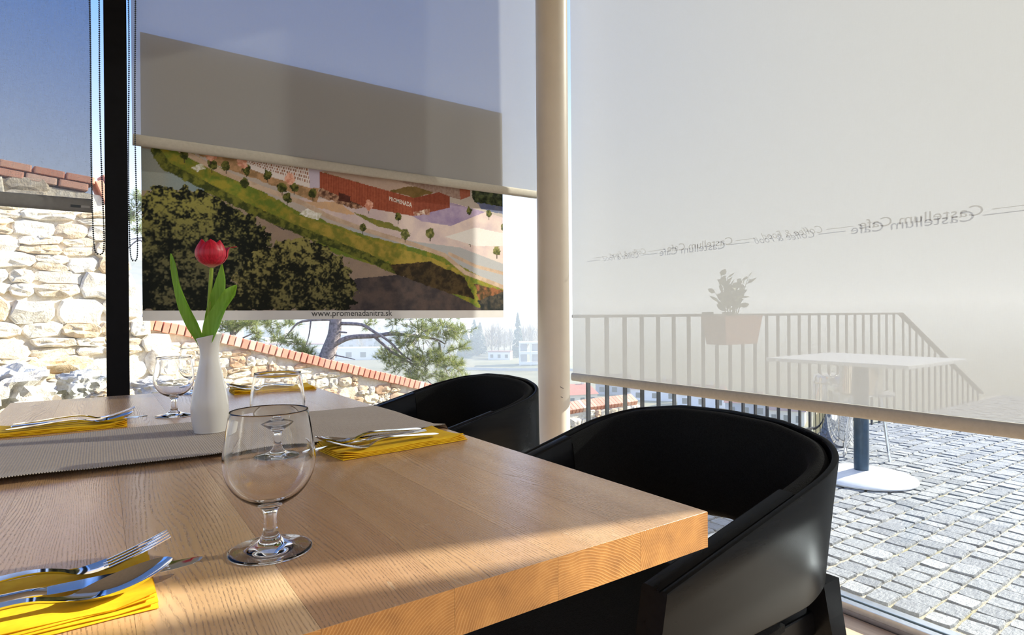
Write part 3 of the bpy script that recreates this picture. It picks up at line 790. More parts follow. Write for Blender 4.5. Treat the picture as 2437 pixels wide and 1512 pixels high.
# ------------------------------------------------------------------ dining table
TX0, TX1, TY0, TY1, TZ = -0.222, 0.632, 0.480, 2.315, 0.75
table = thing('dining_table', 'solid oak dining table laid for four', 'table', ((TX0 + TX1) / 2, (TY0 + TY1) / 2, 0))
NPL = 7
tw = (TX1 - TX0) / NPL
tl = (TY1 - TY0)
for i in range(NPL):
    mb = MB()
    g = 0.00012
    xa, xb = -tw / 2 + g, tw / 2 - g
    ea, eb = (0.0012 if i == 0 else 0.0), (0.0012 if i == NPL - 1 else 0.0)
    def rect(y, t): return [(xa + t * (i == 0), y, -0.0455 + t), (xb - t * (i == NPL - 1), y, -0.0455 + t), (xb - t * (i == NPL - 1), y, -t - eb), (xb - eb, y, -t), (xa + ea, y, -t), (xa + t * (i == 0), y, -t - ea)]
    mb.loft([rect(-tl / 2, 0.0002), rect(-tl / 2 + 0.0002, 0.0), rect(tl / 2 - 0.0005, 0.0), rect(tl / 2, 0.0005)])
    me = mb.me('plank')
    me.materials.append(MT['oak']); me.materials.append(MT['oak_end'])
    for p in me.polygons:
        if abs(p.normal.y) > 0.75: p.material_index = 1
    obj('plank', me, None, table, (TX0 + tw * (i + 0.5) - (TX0 + TX1) / 2, 0, TZ))
for sx in (-1, 1):
    for sy in (-1, 1):
        cx, cy = sx * 0.20, sy * 0.56
        MB().loft([[(cx + a * 0.036, cy + b * 0.036, z) for a, b in ((-1, -1), (1, -1), (1, 1), (-1, 1))] for z in (0.0, 0.7045)]).build('leg', MT['oak'], table)
MB().box(-0.25, 0.25, -0.60, 0.60, 0.665, 0.7045).build('under_frame', MT['oak'], table)

# ------------------------------------------------------------------ table runner
runner = thing('table_runner', 'taupe ribbed cloth runner with a picot edge laid across the oak table', 'table runner', (0.2, 1.38, TZ))
RY0, RY1 = -0.205, 0.200
def runner_z(x, y):
    lift = max(0.0, 1 - (y - RY0) / 0.055)
    z = 0.0022 + lift * (0.0035 + 0.0035 * max(0, sin(x * 17 + 0.6))) 
    z += 0.0012 * sin(x * 9 + y * 13) ** 2
    if x < -0.02 + (y + 0.2) * 0.25: z += 0.0026
    return z
def runner_pt(x, y, up=0.0):
    wx = x + 0.2
    if wx > TX1 + 0.004:
        d = wx - (TX1 + 0.004)
        return (TX1 + 0.005 - 0.2, y, -d + 0.001 + up)
    return (x, y, runner_z(x, y) + up)
X0r, X1r = TX0 - 0.2 - 0.001, TX1 - 0.2 + 0.012
mb = MB()
nr = 130
mb.grid(lambda u, v: runner_pt(X0r + (X1r - X0r) * u, RY0 + (RY1 - RY0) * v, 0.0), nr, 36)
mb.grid(lambda u, v: runner_pt(X0r + (X1r - X0r) * u, RY0 + (RY1 - RY0) * v, -0.0014), nr, 36, flip=True)
mb.build('cloth', MT['runner'], runner, smooth=True)
mb = MB()
n = 240
for e, s in ((RY0, -1), (RY1, 1)):
    for k in range(n):
        x = X0r + (X1r - X0r - 0.014) * (k + 0.5) / n
        z = runner_z(x, e) - 0.0006
        mb.add([(x - 0.0011, e, z - 0.0008), (x + 0.0011, e, z - 0.0008), (x, e + s * 0.0022, z), (x - 0.0011, e, z + 0.0009), (x + 0.0011, e, z + 0.0009)],
               [(0, 2, 3), (1, 4, 2), (3, 2, 4), (0, 1, 2)])
pe = mb.build('picot_edge', MT['picot'], runner)
pe['kind'] = 'stuff'
# stitched fold across the cloth
mb = MB()
mb.tube([(-0.02 + 0.05 * v - 0.0, RY0 + 0.01 + 0.15 * v, runner_z(-0.06 + 0.05 * v, RY0 + 0.01 + 0.15 * v) + 0.0006) for v in [k / 12 for k in range(13)]], 0.0009, 6)
mb.build('fold_seam', MT['runner'], runner, smooth=True)

# ------------------------------------------------------------------ vase and tulip
VX, VY = 0.194, 1.427
VZ = TZ + 0.0055
prof = [(0.0, 0.0), (0.0285, 0.0), (0.0312, 0.0022), (0.0335, 0.012), (0.0362, 0.030), (0.0372, 0.048), (0.0362, 0.064), (0.0335, 0.083), (0.0288, 0.107), (0.0235, 0.132), (0.0196, 0.152), (0.0184, 0.167), (0.0192, 0.181), (0.0216, 0.193), (0.0246, 0.2025), (0.0258, 0.2055),
        (0.0252, 0.2068), (0.0240, 0.2062), (0.0205, 0.194), (0.0176, 0.180), (0.0168, 0.167), (0.0180, 0.152), (0.022, 0.132), (0.027, 0.107), (0.032, 0.08), (0.035, 0.05), (0.030, 0.012), (0.0, 0.008)]
def smooth_prof(p, n=3):
    out = []
    for i in range(len(p) - 1):
        p0, p1, p2, p3 = p[max(0, i - 1)], p[i], p[i + 1], p[min(len(p) - 1, i + 2)]
        for k in range(n):
            t = k / n
            out.append(tuple(0.5 * (2 * b + (c - a) * t + (2 * a - 5 * b + 4 * c - d) * t * t + (3 * b - a - 3 * c + d) * t ** 3) for a, b, c, d in zip(p0, p1, p2, p3)))
    out.append(p[-1])
    return [(max(0.0, r), z) for r, z in out]
vm = MB().lathe(smooth_prof(prof), 56)
def mouth(v):                                # the mouth is cut at a slant
    k = min(1, max(0, (v[2] - 0.150) / 0.055)); k = k * k * (3 - 2 * k)
    p = Vector(v)
    return (v[0], v[1], v[2] + k * (0.21 * p.dot(_R0) + 0.07 * p.dot(Vector((_F.x, _F.y, 0))) - 0.001))
vm.v = [mouth(v) for v in vm.v]
vase = vm.build('vase', MT['ceramic'], smooth=True, loc=(VX, VY, VZ))
tag(vase, 'slender white ceramic bud vase holding the red tulip', 'vase')

VD = Vector((VX, VY, 0)).dot(Vector((_F.x, _F.y, 0)))
def tp(cx, cy, dd=0.0):                      # tulip points, drawn in the plane through the vase axis
    return at(380 + cx / 5.6, 560 + cy / 5.6, VD + dd)
tul = thing('tulip', 'single red tulip with three long green leaves in the white vase', 'flower', (VX, VY, VZ + 0.02))
def tl_(p): return Vector(p) - tul.location
stem_pts = [tl_(Vector((VX + 0.004, VY, VZ + 0.03))), tl_(tp(645, 1300)), tl_(tp(652, 1100)), tl_(tp(668, 800)), tl_(tp(680, 620)), tl_(tp(692, 440))]
def crv(pts, n):
    return [Vector(q) for q in smooth_prof3(pts, n)]
def smooth_prof3(p, n):
    out = []
    for i in range(len(p) - 1):
        p0, p1, p2, p3 = p[max(0, i - 1)], p[i], p[i + 1], p[min(len(p) - 1, i + 2)]
        for k in range(n):
            t = k / n
            out.append(0.5 * (2 * p1 + (p2 - p0) * t + (2 * p0 - 5 * p1 + 4 * p2 - p3) * t * t + (3 * p1 - p0 - 3 * p2 + p3) * t ** 3))
    out.append(p[-1])
    return out
sp = smooth_prof3(stem_pts, 5)
MB().tube(sp, [0.0046 - 0.0008 * i / len(sp) for i in range(len(sp))], 14).build('stem', MT['stem'], tul, smooth=True)
def leaf(pts, hw, twist, fold, name='leaf'):
    c = smooth_prof3([tl_(p) for p in pts], 7)
    ws = np.interp(np.linspace(0, len(hw) - 1, len(c)), range(len(hw)), hw)
    tw_ = np.interp(np.linspace(0, len(twist) - 1, len(c)), range(len(twist)), twist)
    k = VD / FPX / 5.6
    mb = MB()
    for side in (0, 1):
        rows = []
        for i, p in enumerate(c):
            t = (c[min(i + 1, len(c) - 1)] - c[max(i - 1, 0)]).normalized()
            view = Vector((_F.x, _F.y, 0)).normalized()
            s = t.cross(view).normalized()
            nrm = s.cross(t).normalized()
            s2 = s * cos(tw_[i]) + nrm * sin(tw_[i]); n2 = nrm * cos(tw_[i]) - s * sin(tw_[i])
            rows.append([p + s2 * (u * ws[i] * k) + n2 * (fold * ws[i] * k * (u * u)) + n2 * (0.0005 * (1 if side else -1)) for u in (-1, -0.75, -0.5, -0.25, 0, 0.25, 0.5, 0.75, 1)])
        mb.loft(rows if side else [r[::-1] for r in rows], closed=False, cap=False)
    return mb.build(name, MT['leaf'], tul, smooth=True)
leaf([tp(585, 1540, 0), tp(555, 1400, -0.006), tp(470, 1200, -0.006), tp(355, 930, -0.010), tp(262, 650, -0.012), tp(212, 430, -0.010), tp(150, 245, -0.004)], [22, 56, 88, 98, 84, 60, 3], [0.15, 0.1, 0.2, 0.45, 0.75, 0.5, 0.1], -0.55)
leaf([tp(625, 1480, 0.004), tp(640, 1300, 0.004), tp(690, 1080, 0.003), tp(775, 820, 0.004), tp(818, 590, 0.008), tp(832, 385, 0.010)], [18, 44, 74, 88, 58, 3], [-0.2, -0.2, -0.2, -0.25, -0.3, 0.0], -0.35)
leaf([tp(610, 1540, -0.004), tp(640, 1400, -0.014), tp(710, 1190, -0.016), tp(830, 950, -0.012), tp(940, 770, -0.006), tp(1028, 665, 0.004)], [20, 70, 112, 86, 74, 4], [-0.1, -0.1, 0.1, 0.2, -0.2, 0.1], -0.3)
fl_c = tl_(tp(690, 432))
head = thing('flower_head', None, None); head.parent = tul; head.location = fl_c
head.rotation_euler = (0, 0, 0)
VA = math.atan2(-_F.y, -_F.x)                # angle that faces the camera
def petal(ang, rmul, hmul, wmul, curl=0.0, open_=0.0, name='petal'):
    mb = MB()
    for side in (0, 1):
        def fn(u, v):
            uu = u * 2 - 1
            R = float(np.interp(v, [0, 0.08, 0.2, 0.4, 0.6, 0.8, 1.0], [0.003, 0.013, 0.0225, 0.0285, 0.0285, 0.0245, 0.0185])) * rmul
            R += open_ * v ** 2
            w = float(np.interp(v, [0, 0.1, 0.35, 0.6, 0.8, 0.92, 1.0], [0.55, 0.64, 0.78, 0.80, 0.72, 0.52, 0.10])) * wmul
            a = ang + uu * w
            r = R + 0.003 * (1 - uu * uu) * (1 if v > 0.1 else v * 10) + side * 0.0005
            if curl: r += curl * max(0, v - 0.55) ** 2 * 5
            z = (v ** 0.92) * 0.0605 * hmul - 0.003 * uu * uu * v
            if curl: z -= curl * max(0, v - 0.8) * 1.2
            return (r * cos(a), r * sin(a), z)
        mb.grid(fn, 10, 16, flip=bool(side))
    return mb.build(name, MT['petal'], head, smooth=True)
petal(VA + 0.42, 1.04, 0.98, 1.0)
petal(VA + 0.42 + 2.09, 1.04, 0.96, 0.85, curl=0.030, open_=0.004)
petal(VA + 0.42 - 2.09, 1.04, 0.97, 1.0)
petal(VA - 0.62, 0.95, 0.99, 0.95)
petal(VA + 1.42, 0.94, 0.97, 1.0)
petal(VA + 3.4, 0.94, 1.02, 1.0)
MB().lathe([(0.0, 0.0), (0.003, 0.0), (0.0042, 0.010), (0.0030, 0.026), (0.0045, 0.030), (0.0, 0.032)], 10).build('pistil', MT['stem'], head, smooth=True)

# ------------------------------------------------------------------ goblets
GH = 0.150
gp = [(0.0, 0.0009), (0.030, 0.0006), (0.0405, 0.0), (0.0424, 0.0009), (0.0420, 0.0022), (0.036, 0.0034), (0.0225, 0.0060), (0.0135, 0.0105), (0.0092, 0.0165), (0.0071, 0.0240), (0.0064, 0.0320), (0.0066, 0.0385), (0.0083, 0.0440), (0.0125, 0.0485), (0.0205, 0.0530), (0.0300, 0.0592), (0.0385, 0.0690), (0.0442, 0.0810), (0.0466, 0.0930), (0.0466, 0.1030), (0.0450, 0.1170), (0.0425, 0.1330), (0.0397, 0.1493),
      (0.0391, 0.1500), (0.0385, 0.1493), (0.0413, 0.1330), (0.0438, 0.1170), (0.0454, 0.1030), (0.0454, 0.0930), (0.0430, 0.0815), (0.0374, 0.0705), (0.0292, 0.0615), (0.0200, 0.0562), (0.0110, 0.0535), (0.0, 0.0528)]
gme = MB().lathe(smooth_prof(gp, 2), 64).me('goblet', smooth=True)
gme.materials.append(MT['glass'])
for (x, y, lb) in ((0.149, 0.674, 'stemmed water glass nearest the camera on the bare oak'), (0.263, 1.123, 'stemmed water glass beside the runner and the near cutlery by the chair'),
                   (0.155, 1.746, 'stemmed water glass standing just past the runner beside the vase'), (0.256, 2.215, 'stemmed water glass at the window end of the table, half hidden by the vase')):
    tag(obj('water_goblet', gme, None, None, (x, y, TZ + 0.0002)), lb, 'glass', 'stemmed water glasses on the table')

# ------------------------------------------------------------------ napkins and cutlery
def strap(st, rows=9):
    """st: (x, half width, rim z, dish depth, thickness)"""
    rings = []
    for x, w, z, d, t in st:
        up = [(x, w * u, z - d * (1 - u * u)) for u in np.linspace(-1, 1, rows)]
        dn = [(x, w * u * 0.97, z - d * (1 - u * u) - t * (0.35 + 0.65 * (1 - u * u))) for u in np.linspace(1, -1, rows)]
        rings.append(up + dn)
    return rings
def interp_st(keys, n):
    k = np.array(keys, float)
    s = np.linspace(0, len(k) - 1, n)
    out = []
    for a in s:
        i = min(int(a), len(k) - 2); t = a - i
        p0, p1, p2, p3 = k[max(0, i - 1)], k[i], k[i + 1], k[min(len(k) - 1, i + 2)]
        out.append(tuple(0.5 * (2 * p1 + (p2 - p0) * t + (2 * p0 - 5 * p1 + 4 * p2 - p3) * t * t + (3 * p1 - p0 - 3 * p2 + p3) * t ** 3)))
    return out
handle = [(-0.206, 0.0030, 0.0050, 0, 0.0022), (-0.203, 0.0078, 0.0052, 0, 0.0024), (-0.190, 0.0098, 0.0062, 0, 0.0026), (-0.160, 0.0088, 0.0090, 0, 0.0028), (-0.130, 0.0068, 0.0122, 0, 0.0030), (-0.105, 0.0050, 0.0138, 0, 0.0034), (-0.090, 0.0042, 0.0125, 0, 0.0036), (-0.078, 0.0042, 0.0088, 0, 0.0034)]
spoon_me = MB().loft(strap(interp_st(handle + [(-0.068, 0.0062, 0.0062, 0.0005, 0.0028), (-0.060, 0.0120, 0.0066, 0.0030, 0.0022), (-0.050, 0.0176, 0.0082, 0.0062, 0.0018), (-0.036, 0.0208, 0.0112, 0.0085, 0.0015), (-0.022, 0.0198, 0.0146, 0.0078, 0.0014), (-0.010, 0.0150, 0.0178, 0.0046, 0.0013), (-0.003, 0.0086, 0.0198, 0.0016, 0.0012), (0.0, 0.0020, 0.0205, 0, 0.0010)], 76))).me('spoon_body', angle=50)
fork_root = MB().loft(strap(interp_st(handle + [(-0.070, 0.0060, 0.0050, 0, 0.0026), (-0.062, 0.0105, 0.0040, 0.0006, 0.0020), (-0.054, 0.0122, 0.0046, 0.0012, 0.0018), (-0.046, 0.0124, 0.0064, 0.0010, 0.0017)], 50))).me('fork_body', angle=50)
def tine(y):
    rings = []
    for x, z in ((-0.049, 0.0045), (-0.044, 0.0056), (-0.035, 0.0085), (-0.024, 0.0124), (-0.012, 0.0172), (-0.003, 0.0210), (0.0, 0.0222)):
        w = 0.00155 if x < -0.01 else (0.0012 if x < -0.002 else 0.0007)
        rings.append([(x, y + a * w, z + b * 0.0009) for a, b in ((-1, -0.7), (0, -1.2), (1, -0.7), (1, 0.7), (0, 1.0), (-1, 0.7))])
    return MB().loft(rings).me('tine', angle=50)
tines = [tine(y) for y in (-0.0104, -0.0036, 0.0036, 0.0104)]
kh = []
for x, w, z, h in ((-0.232, 0.003, 0.0048, 0.002), (-0.229, 0.0075, 0.0050, 0.0036), (-0.20, 0.0092, 0.0054, 0.0042), (-0.17, 0.0086, 0.0058, 0.0046), (-0.14, 0.0070, 0.0062, 0.0048), (-0.122, 0.0064, 0.0062, 0.0046), (-0.116, 0.0070, 0.0060, 0.0040), (-0.110, 0.0078, 0.0058, 0.0024)):
    kh.append([(x, w * cos(q), z + h * sin(q) * 0.9) for q in [2 * PI * k / 16 for k in range(16)]])
knife_handle = MB().loft(kh).me('handle', angle=50)
kb = []
for x, y0, y1 in ((-0.113, -0.0076, 0.0076), (-0.104, -0.0095, 0.0082), (-0.08, -0.0108, 0.0085), (-0.05, -0.0112, 0.0086), (-0.025, -0.0100, 0.0085), (-0.010, -0.0064, 0.0080), (-0.003, -0.0010, 0.0070), (0.0, 0.0040, 0.0056)):
    z = 0.0052 + (x + 0.113) * -0.022
    kb.append([(x, y0, z), (x, (y0 + y1) / 2, z - 0.0010), (x, y1, z - 0.0012), (x, y1, z + 0.0012), (x, (y0 + y1) / 2, z + 0.0010), (x, y0, z + 0.0002)])
knife_blade = MB().loft(kb).me('blade', angle=60)
for me in [spoon_me, fork_root, knife_handle, knife_blade] + tines: me.materials.append(MT['steel'])

def napkin_mesh(seed):
    r = random.Random(seed)
    mb = MB()
    for lay in range(4):
        z0 = 0.0002 + lay * 0.0021
        sx = 0.131 - 0.0012 * lay + r.uniform(-0.0015, 0.0015); sy = 0.0625 - 0.0010 * lay + r.uniform(-0.001, 0.001)
        sk = r.uniform(-0.012, 0.012); ph = r.random() * 6
        rings = []
        for i in range(27):
            x = -sx + 2 * sx * i / 26
            y_off = sk * x + 0.0007 * sin(x * 60 + ph)
            lift = 0.0009 * (0.5 + 0.5 * sin(x * 38 + ph + lay)) * (0.4 + lay * 0.4)
            if i > 23: lift += (i - 23) * 0.0006 * (lay + 0.5)
            if i < 3: lift += (3 - i) * 0.0005 * lay
            ring = []
            for (u, zz) in ((-1, 0.0010), (-0.985, 0.0001), (-0.5, 0), (0, 0), (0.5, 0), (0.985, 0.0001), (1, 0.0010), (0.985, 0.0019), (0.5, 0.0018), (0, 0.0017), (-0.5, 0.0018), (-0.985, 0.0019)):
                e = lift * (abs(u) ** 3)
                ring.append((x + sk * 0.3 * u * 0.1, y_off + sy * u, z0 + zz + (e if lay else 0)))
            rings.append(ring)
        mb.loft(rings)
    return mb.me('napkin', angle=50)
def setting(cx, cy, rz, seed, w_n, w_f, w_k, w_s, jit=(0, 0, 0)):
    nm = napkin_mesh(seed); nm.materials.append(MT['paper_y'])
    n = obj('paper_napkin', nm, None, None, (cx, cy, TZ + 0.0002), (0, 0, rz))
    tag(n, w_n, 'napkin', 'folded yellow napkins under the cutlery')
    zc = TZ + 0.0098
    def place(x, y, a):
        return (cx + x * cos(rz) - y * sin(rz), cy + x * sin(rz) + y * cos(rz), zc), (0, 0, rz + a)
    l, r = place(0.146, 0.038, 0.075 + jit[0])
    f = thing('fork', w_f, 'fork', l, r[2], 'table forks on the napkins')
    f.scale = (1.12, 1.08, 1.0)
    obj('body', fork_root, None, f)
    for t in tines: obj('tine', t, None, f)
    l, r = place(0.172, -0.001, 0.03 + jit[1])
    k = thing('knife', w_k, 'knife', l, r[2], 'table knives on the napkins')
    k.scale = (1.10, 1.06, 1.0)
    obj('handle', knife_handle, None, k); obj('blade', knife_blade, None, k)
    l, r = place(0.143, -0.030, 0.055 + jit[2])
    s = obj('spoon', spoon_me, None, None, l, r)
    s.scale = (1.12, 1.08, 1.0)
    tag(s, w_s, 'spoon', 'table spoons on the napkins')
setting(-0.090, 0.656, 0.0, 1, 'folded yellow paper napkin nearest the camera, partly in the sun strip', 'steel fork on the napkin nearest the camera', 'steel knife pointing past the spoon on the napkin nearest the camera', 'large steel spoon on the napkin nearest the camera')
setting(0.470, 1.090, PI + 0.10, 2, 'folded yellow paper napkin beside the runner, facing the near armchair', 'steel fork lying by the near armchair, handle towards the table edge', 'steel knife on the napkin by the near armchair', 'steel spoon beside the runner on the napkin by the near armchair', (-0.03, 0.02, 0.0))
setting(0.488, 2.150, PI - 0.03, 3, 'folded yellow paper napkin at the window end, facing the far armchair', 'steel fork on the napkin at the window end of the table', 'steel knife on the napkin at the window end of the table', 'steel spoon on the napkin at the window end of the table', (0.0, 0.02, -0.02))
setting(-0.078, 1.700, -0.03, 4, 'folded yellow paper napkin behind the runner, left of the vase', 'steel fork raised over the napkin left of the vase', 'steel knife on the napkin left of the vase', 'steel spoon on the napkin left of the vase', (-0.05, 0.0, 0.0))

# ------------------------------------------------------------------ armchairs
def chair_path(n=46):
    W_, a, e = 0.330, 0.250, 2.9
    pts = []
    for k in range(9):
        t = k / 9
        pts.append((-0.285 + 0.345 * t, -(0.334 + (W_ - 0.334) * t)))
    for k in range(n + 1):
        th = PI * k / n
        c, s = cos(th), sin(th)
        pts.append((0.060 + a * abs(s) ** (2 / e), -W_ * math.copysign(abs(c) ** (2 / e), c)))
    for k in range(8, -1, -1):
        t = k / 9
        pts.append((-0.285 + 0.345 * t, (0.334 + (W_ - 0.334) * t)))
    # even spacing
    P = np.array(pts)
    d = np.r_[0, np.cumsum(np.hypot(*np.diff(P, axis=0).T))]
    s = np.linspace(0, d[-1], 97)
    return np.stack([np.interp(s, d, P[:, 0]), np.interp(s, d, P[:, 1])], 1), s / d[-1]
CP, CS = chair_path()
CT = np.gradient(CP, axis=0); CT /= np.linalg.norm(CT, axis=1)[:, None]
CN = np.stack([-CT[:, 1], CT[:, 0]], 1)        # inward normal
if ((np.array([0.0, 0.0]) - CP[48]) * CN[48]).sum() < 0: CN = -CN
def ztop(s):
    q = min(s, 1 - s) * 2
    return float(np.interp(q, [0, 0.38, 0.52, 0.68, 0.84, 1.0], [0.612, 0.690, 0.720, 0.750, 0.768, 0.772]))
def zbot(s):
    q = min(s, 1 - s) * 2
    return float(np.interp(q, [0, 0.5, 0.7, 1.0], [0.472, 0.462, 0.478, 0.505]))
def band(i0, i1, o0, o1, dtop, dbot, round_, rows=5, endround=0.0):
    """a wall that follows the chair path between two inward offsets"""
    rings = []
    for i in range(i0, i1 + 1):
        p, nn, s = CP[i], CN[i], CS[i]
        zt, zb = ztop(s) + dtop, zbot(s) + dbot
        ring = []
        prof_ = []
        r = min(round_, abs(o1 - o0) * 0.49)
        prof_ += [(o0, 0.0, r), (o0, 0.33, 0), (o0, 0.66, 0)]
        # top edge
        prof = [(o0, zb + r)] + [(o0, zb + (zt - zb) * k) for k in (0.35, 0.7)] + [(o0, zt - r), (o0 + r * 0.3, zt - r * 0.3), (o0 + r, zt), (o1 - r, zt), (o1 - r * 0.3, zt - r * 0.3), (o1, zt - r)] + [(o1, zb + (zt - zb) * k) for k in (0.7, 0.35)] + [(o1, zb + r), (o1 - r * 0.3, zb + r * 0.3), (o1 - r, zb), (o0 + r, zb), (o0 + r * 0.3, zb + r * 0.3)]
        for off, z in prof:
            lean = (0.735 - z)                       # the sides lean inwards towards the seat
            ring.append((p[0] + nn[0] * (off - lean * 0.10), p[1] + nn[1] * (off + lean * 0.16), z))
        rings.append(ring)
    return MB().loft(rings)
iA = 19                                           # where the wooden arms meet the upholstery
NP_ = len(CP) - 1
def make_chair(label, loc, rz):
    c = thing('armchair', label, 'chair', loc, rz, 'black armchairs at the oak table')
    band(0, NP_, 0.0, 0.013, 0.0, 0.0, 0.004).build('back_shell', MT['black_wood'], c, angle=45)
    band(0, iA, 0.0128, 0.047, 0.0, 0.0, 0.006).build('armrest', MT['black_wood'], c, angle=45)
    band(NP_ - iA, NP_, 0.0128, 0.047, 0.0, 0.0, 0.006).build('armrest', MT['black_wood'], c, angle=45)
    band(iA + 0, NP_ - iA, 0.0145, 0.050, -0.004, 0.010, 0.016).build('back_cushion', MT['black_cloth'], c, angle=60)
    # seat: slab with a softly domed top
    def sp(u, v):
        x = -0.365 + 0.485 * u
        w = 0.245 + 0.012 * sin(u * PI)
        y = -w + 2 * w * v
        e = min(1, min(u, 1 - u) / 0.09) ; f = min(1, min(v, 1 - v) / 0.09)
        return (x, y, 0.418 + 0.040 * (1 - (1 - e) ** 2) ** 0.5 * (1 - (1 - f) ** 2) ** 0.5)
    mb = MB().grid(sp, 26, 26)
    mb.grid(lambda u, v: (sp(u, v)[0], sp(u, v)[1], 0.405), 26, 26, flip=True)
    n = 26
    top = lambda i, j: j * (n + 1) + i
    off = (n + 1) ** 2
    for k in range(n):
        for a, b in (((k, 0), (k + 1, 0)), ((k + 1, n), (k, n)), ((0, k + 1), (0, k)), ((n, k), (n, k + 1))):
            mb.f.append((top(*a), top(*a) + off, top(*b) + off, top(*b))[::-1]); mb.mi.append(0)
    mb.build('seat', MT['black_cloth'], c, angle=60)
    MB().bbox(-0.345, 0.25, -0.235, 0.235, 0.355, 0.4045, 0.004).build('seat_frame', MT['black_wood'], c)
    for s in (-1, 1):
        for fx, fy, zt, tx, ty, wx in ((0.315, 0.290, 0.470, 0.255, 0.238, 0.029), (-0.300, 0.290, 0.476, -0.245, 0.268, 0.024)):
            rings = []
            for z, x, y, w in ((0.0, fx, fy * s, 0.015), (0.2, fx + (tx - fx) * 0.4, (fy + (ty - fy) * 0.4) * s, 0.021), (0.40, fx + (tx - fx) * 0.86, (fy + (ty - fy) * 0.86) * s, 0.026), (zt, tx, ty * s, wx)):
                rings.append([(x + a * w, y + b * w * 0.85, z) for a, b in ((-1, -1), (1, -1), (1, 1), (-1, 1))])
            MB().loft(rings).build('leg', MT['black_wood'], c)
    return c
make_chair('black wood and cloth armchair in front, at the near corner of the table', (0.930, 0.872, 0), 0.0)
make_chair('black wood and cloth armchair further back, beside the ivory pillar', (0.992, 1.905, 0), 0.0)

# ------------------------------------------------------------------ terrace
terr = MB().box(XG + 0.105, 9.0, -9.0, 2.62, -0.60, -0.009).build('terrace_floor', MT['gravel'])
tag(terr, 'grey cobbled terrace outside the glass', 'pavement', kind='structure')
rg = random.Random(21)
def cobble_mesh(seed):
    r = random.Random(seed)
    n = 12
    def ring(k, z):
        out = []
        for i in range(n):
            a = 2 * PI * (i + 0.5) / n
            c, s = cos(a), sin(a)
            q = (abs(c) ** 9 + abs(s) ** 9) ** (-1 / 9)
            jj = 1 + jit[i]
            out.append((0.5 * c * q * k * jj, 0.5 * s * q * k * jj, z + (zj[i] if z > -0.005 else 0)))
        return out
    jit = [r.uniform(-0.07, 0.03) for _ in range(n)]
    tx_, ty_ = r.uniform(-0.0022, 0.0022), r.uniform(-0.0022, 0.0022)
    zj = [r.uniform(-0.0003, 0.0003) + tx_ * cos(2 * PI * i / n) + ty_ * sin(2 * PI * i / n) for i in range(n)]
    mb = MB()
    vs = ring(0.99, -0.03) + ring(1.0, -0.007) + ring(0.95, 0.0) + [(0.0, 0.0, r.uniform(-0.0004, 0.0006))]
    fs = []
    for j in range(2):
        for i in range(n):
            fs.append((j * n + i, j * n + (i + 1) % n, (j + 1) * n + (i + 1) % n, (j + 1) * n + i))
    for i in range(n): fs.append((2 * n + i, 2 * n + (i + 1) % n, 3 * n))
    return vs, fs
cobs = []
CV = [cobble_mesh(k) for k in range(10)]
y = 2.56
row = 0
while y > -1.9:
    rw = rg.uniform(0.088, 0.112)
    x = XG + 0.12 + rg.uniform(0, 0.05)
    while x < 8.9:
        L = rg.uniform(0.070, 0.118)
        cobs.append((x + L / 2, y - rw / 2 + 0.012 * sin(x * 1.3 + row * 0.2), L - 0.007, rw - 0.008, rg.randrange(10), rg.uniform(-0.05, 0.05), rg.uniform(-0.003, 0.003)))
        x += L
    y -= rw
    row += 1
def seen(c):
    p = Vector((c[0], c[1], 0)) - CAM
    z = p.dot(_F)
    if z < 0.2: return -1
    px = 1218.5 + FPX * p.dot(_R) / z; py = 756 - FPX * p.dot(_U) / z
    if not (1640 < px < 2500 and 985 < py < 1560): return -1
    if px < 2010 and not (1660 < px < 1800 and 1200 < py < 1320): return -1
    return 1.0 / z
sc_ = sorted([(seen(c), i) for i, c in enumerate(cobs)], reverse=True)
top300 = set(i for s, i in sc_[:298] if s > 0)
rest = MB()
for i, (x, y, L, w, k, a, dz) in enumerate(cobs):
    if i in top300:
        vs, fs = CV[k]
        me = mesh('cobble', [(v[0] * L, v[1] * w, v[2]) for v in vs], fs, True)
        me.set_sharp_from_angle(angle=math.radians(18)); me.materials.append(MT['cobble'])
        obj('cobble', me, None, terr, (x, y, dz), (0, 0, a))
    else:
        vs, fs = CV[k]
        rest.add([(x + (v[0] * L) * cos(a) - v[1] * w * sin(a), y + v[0] * L * sin(a) + v[1] * w * cos(a), v[2] + dz) for v in vs], fs)
rc = rest.build('cobble_field', MT['cobble'], terr, angle=18)
rc['kind'] = 'stuff'

# railing along the terrace edge
RY = 2.56
rail = thing('terrace_railing', 'dark iron railing with flat upright bars along the terrace edge', 'railing', (2.2, RY, 0))
x = 2.30 - 2.2
while x < 4.05:
    MB().bbox(x - 0.013, x + 0.013, -0.006, 0.006, -0.01, 0.985, 0.001).build('baluster', MT['iron'], rail)
    x += 0.1475
MB().bbox(0.0, 4.05, -0.024, 0.024, 0.985, 1.003, 0.003).build('top_rail', MT['iron'], rail)
MB().bbox(0.0, 4.05, -0.008, 0.008, 0.07, 0.09, 0.002).build('bottom_rail', MT['iron'], rail)
srail = thing('stair_railing', 'iron stair railing sloping down at the end of the terrace', 'railing', (6.27, RY, 0))
for k in range(14):
    xx = 0.06 + k * 0.145
    MB().bbox(xx - 0.013, xx + 0.013, -0.006, 0.006, -0.45 * xx - 0.05, 0.985 - 0.45 * xx, 0.001).build('baluster', MT['iron'], srail)
mb = MB()
mb.loft([[(xx, a * 0.024, z - 0.45 * xx + b) for a, b in ((-1, 0), (1, 0), (1, 0.018), (-1, 0.018))] for xx, z in ((0.0, 0.985), (2.05, 0.985))])
mb.build('hand_rail', MT['iron'], srail)

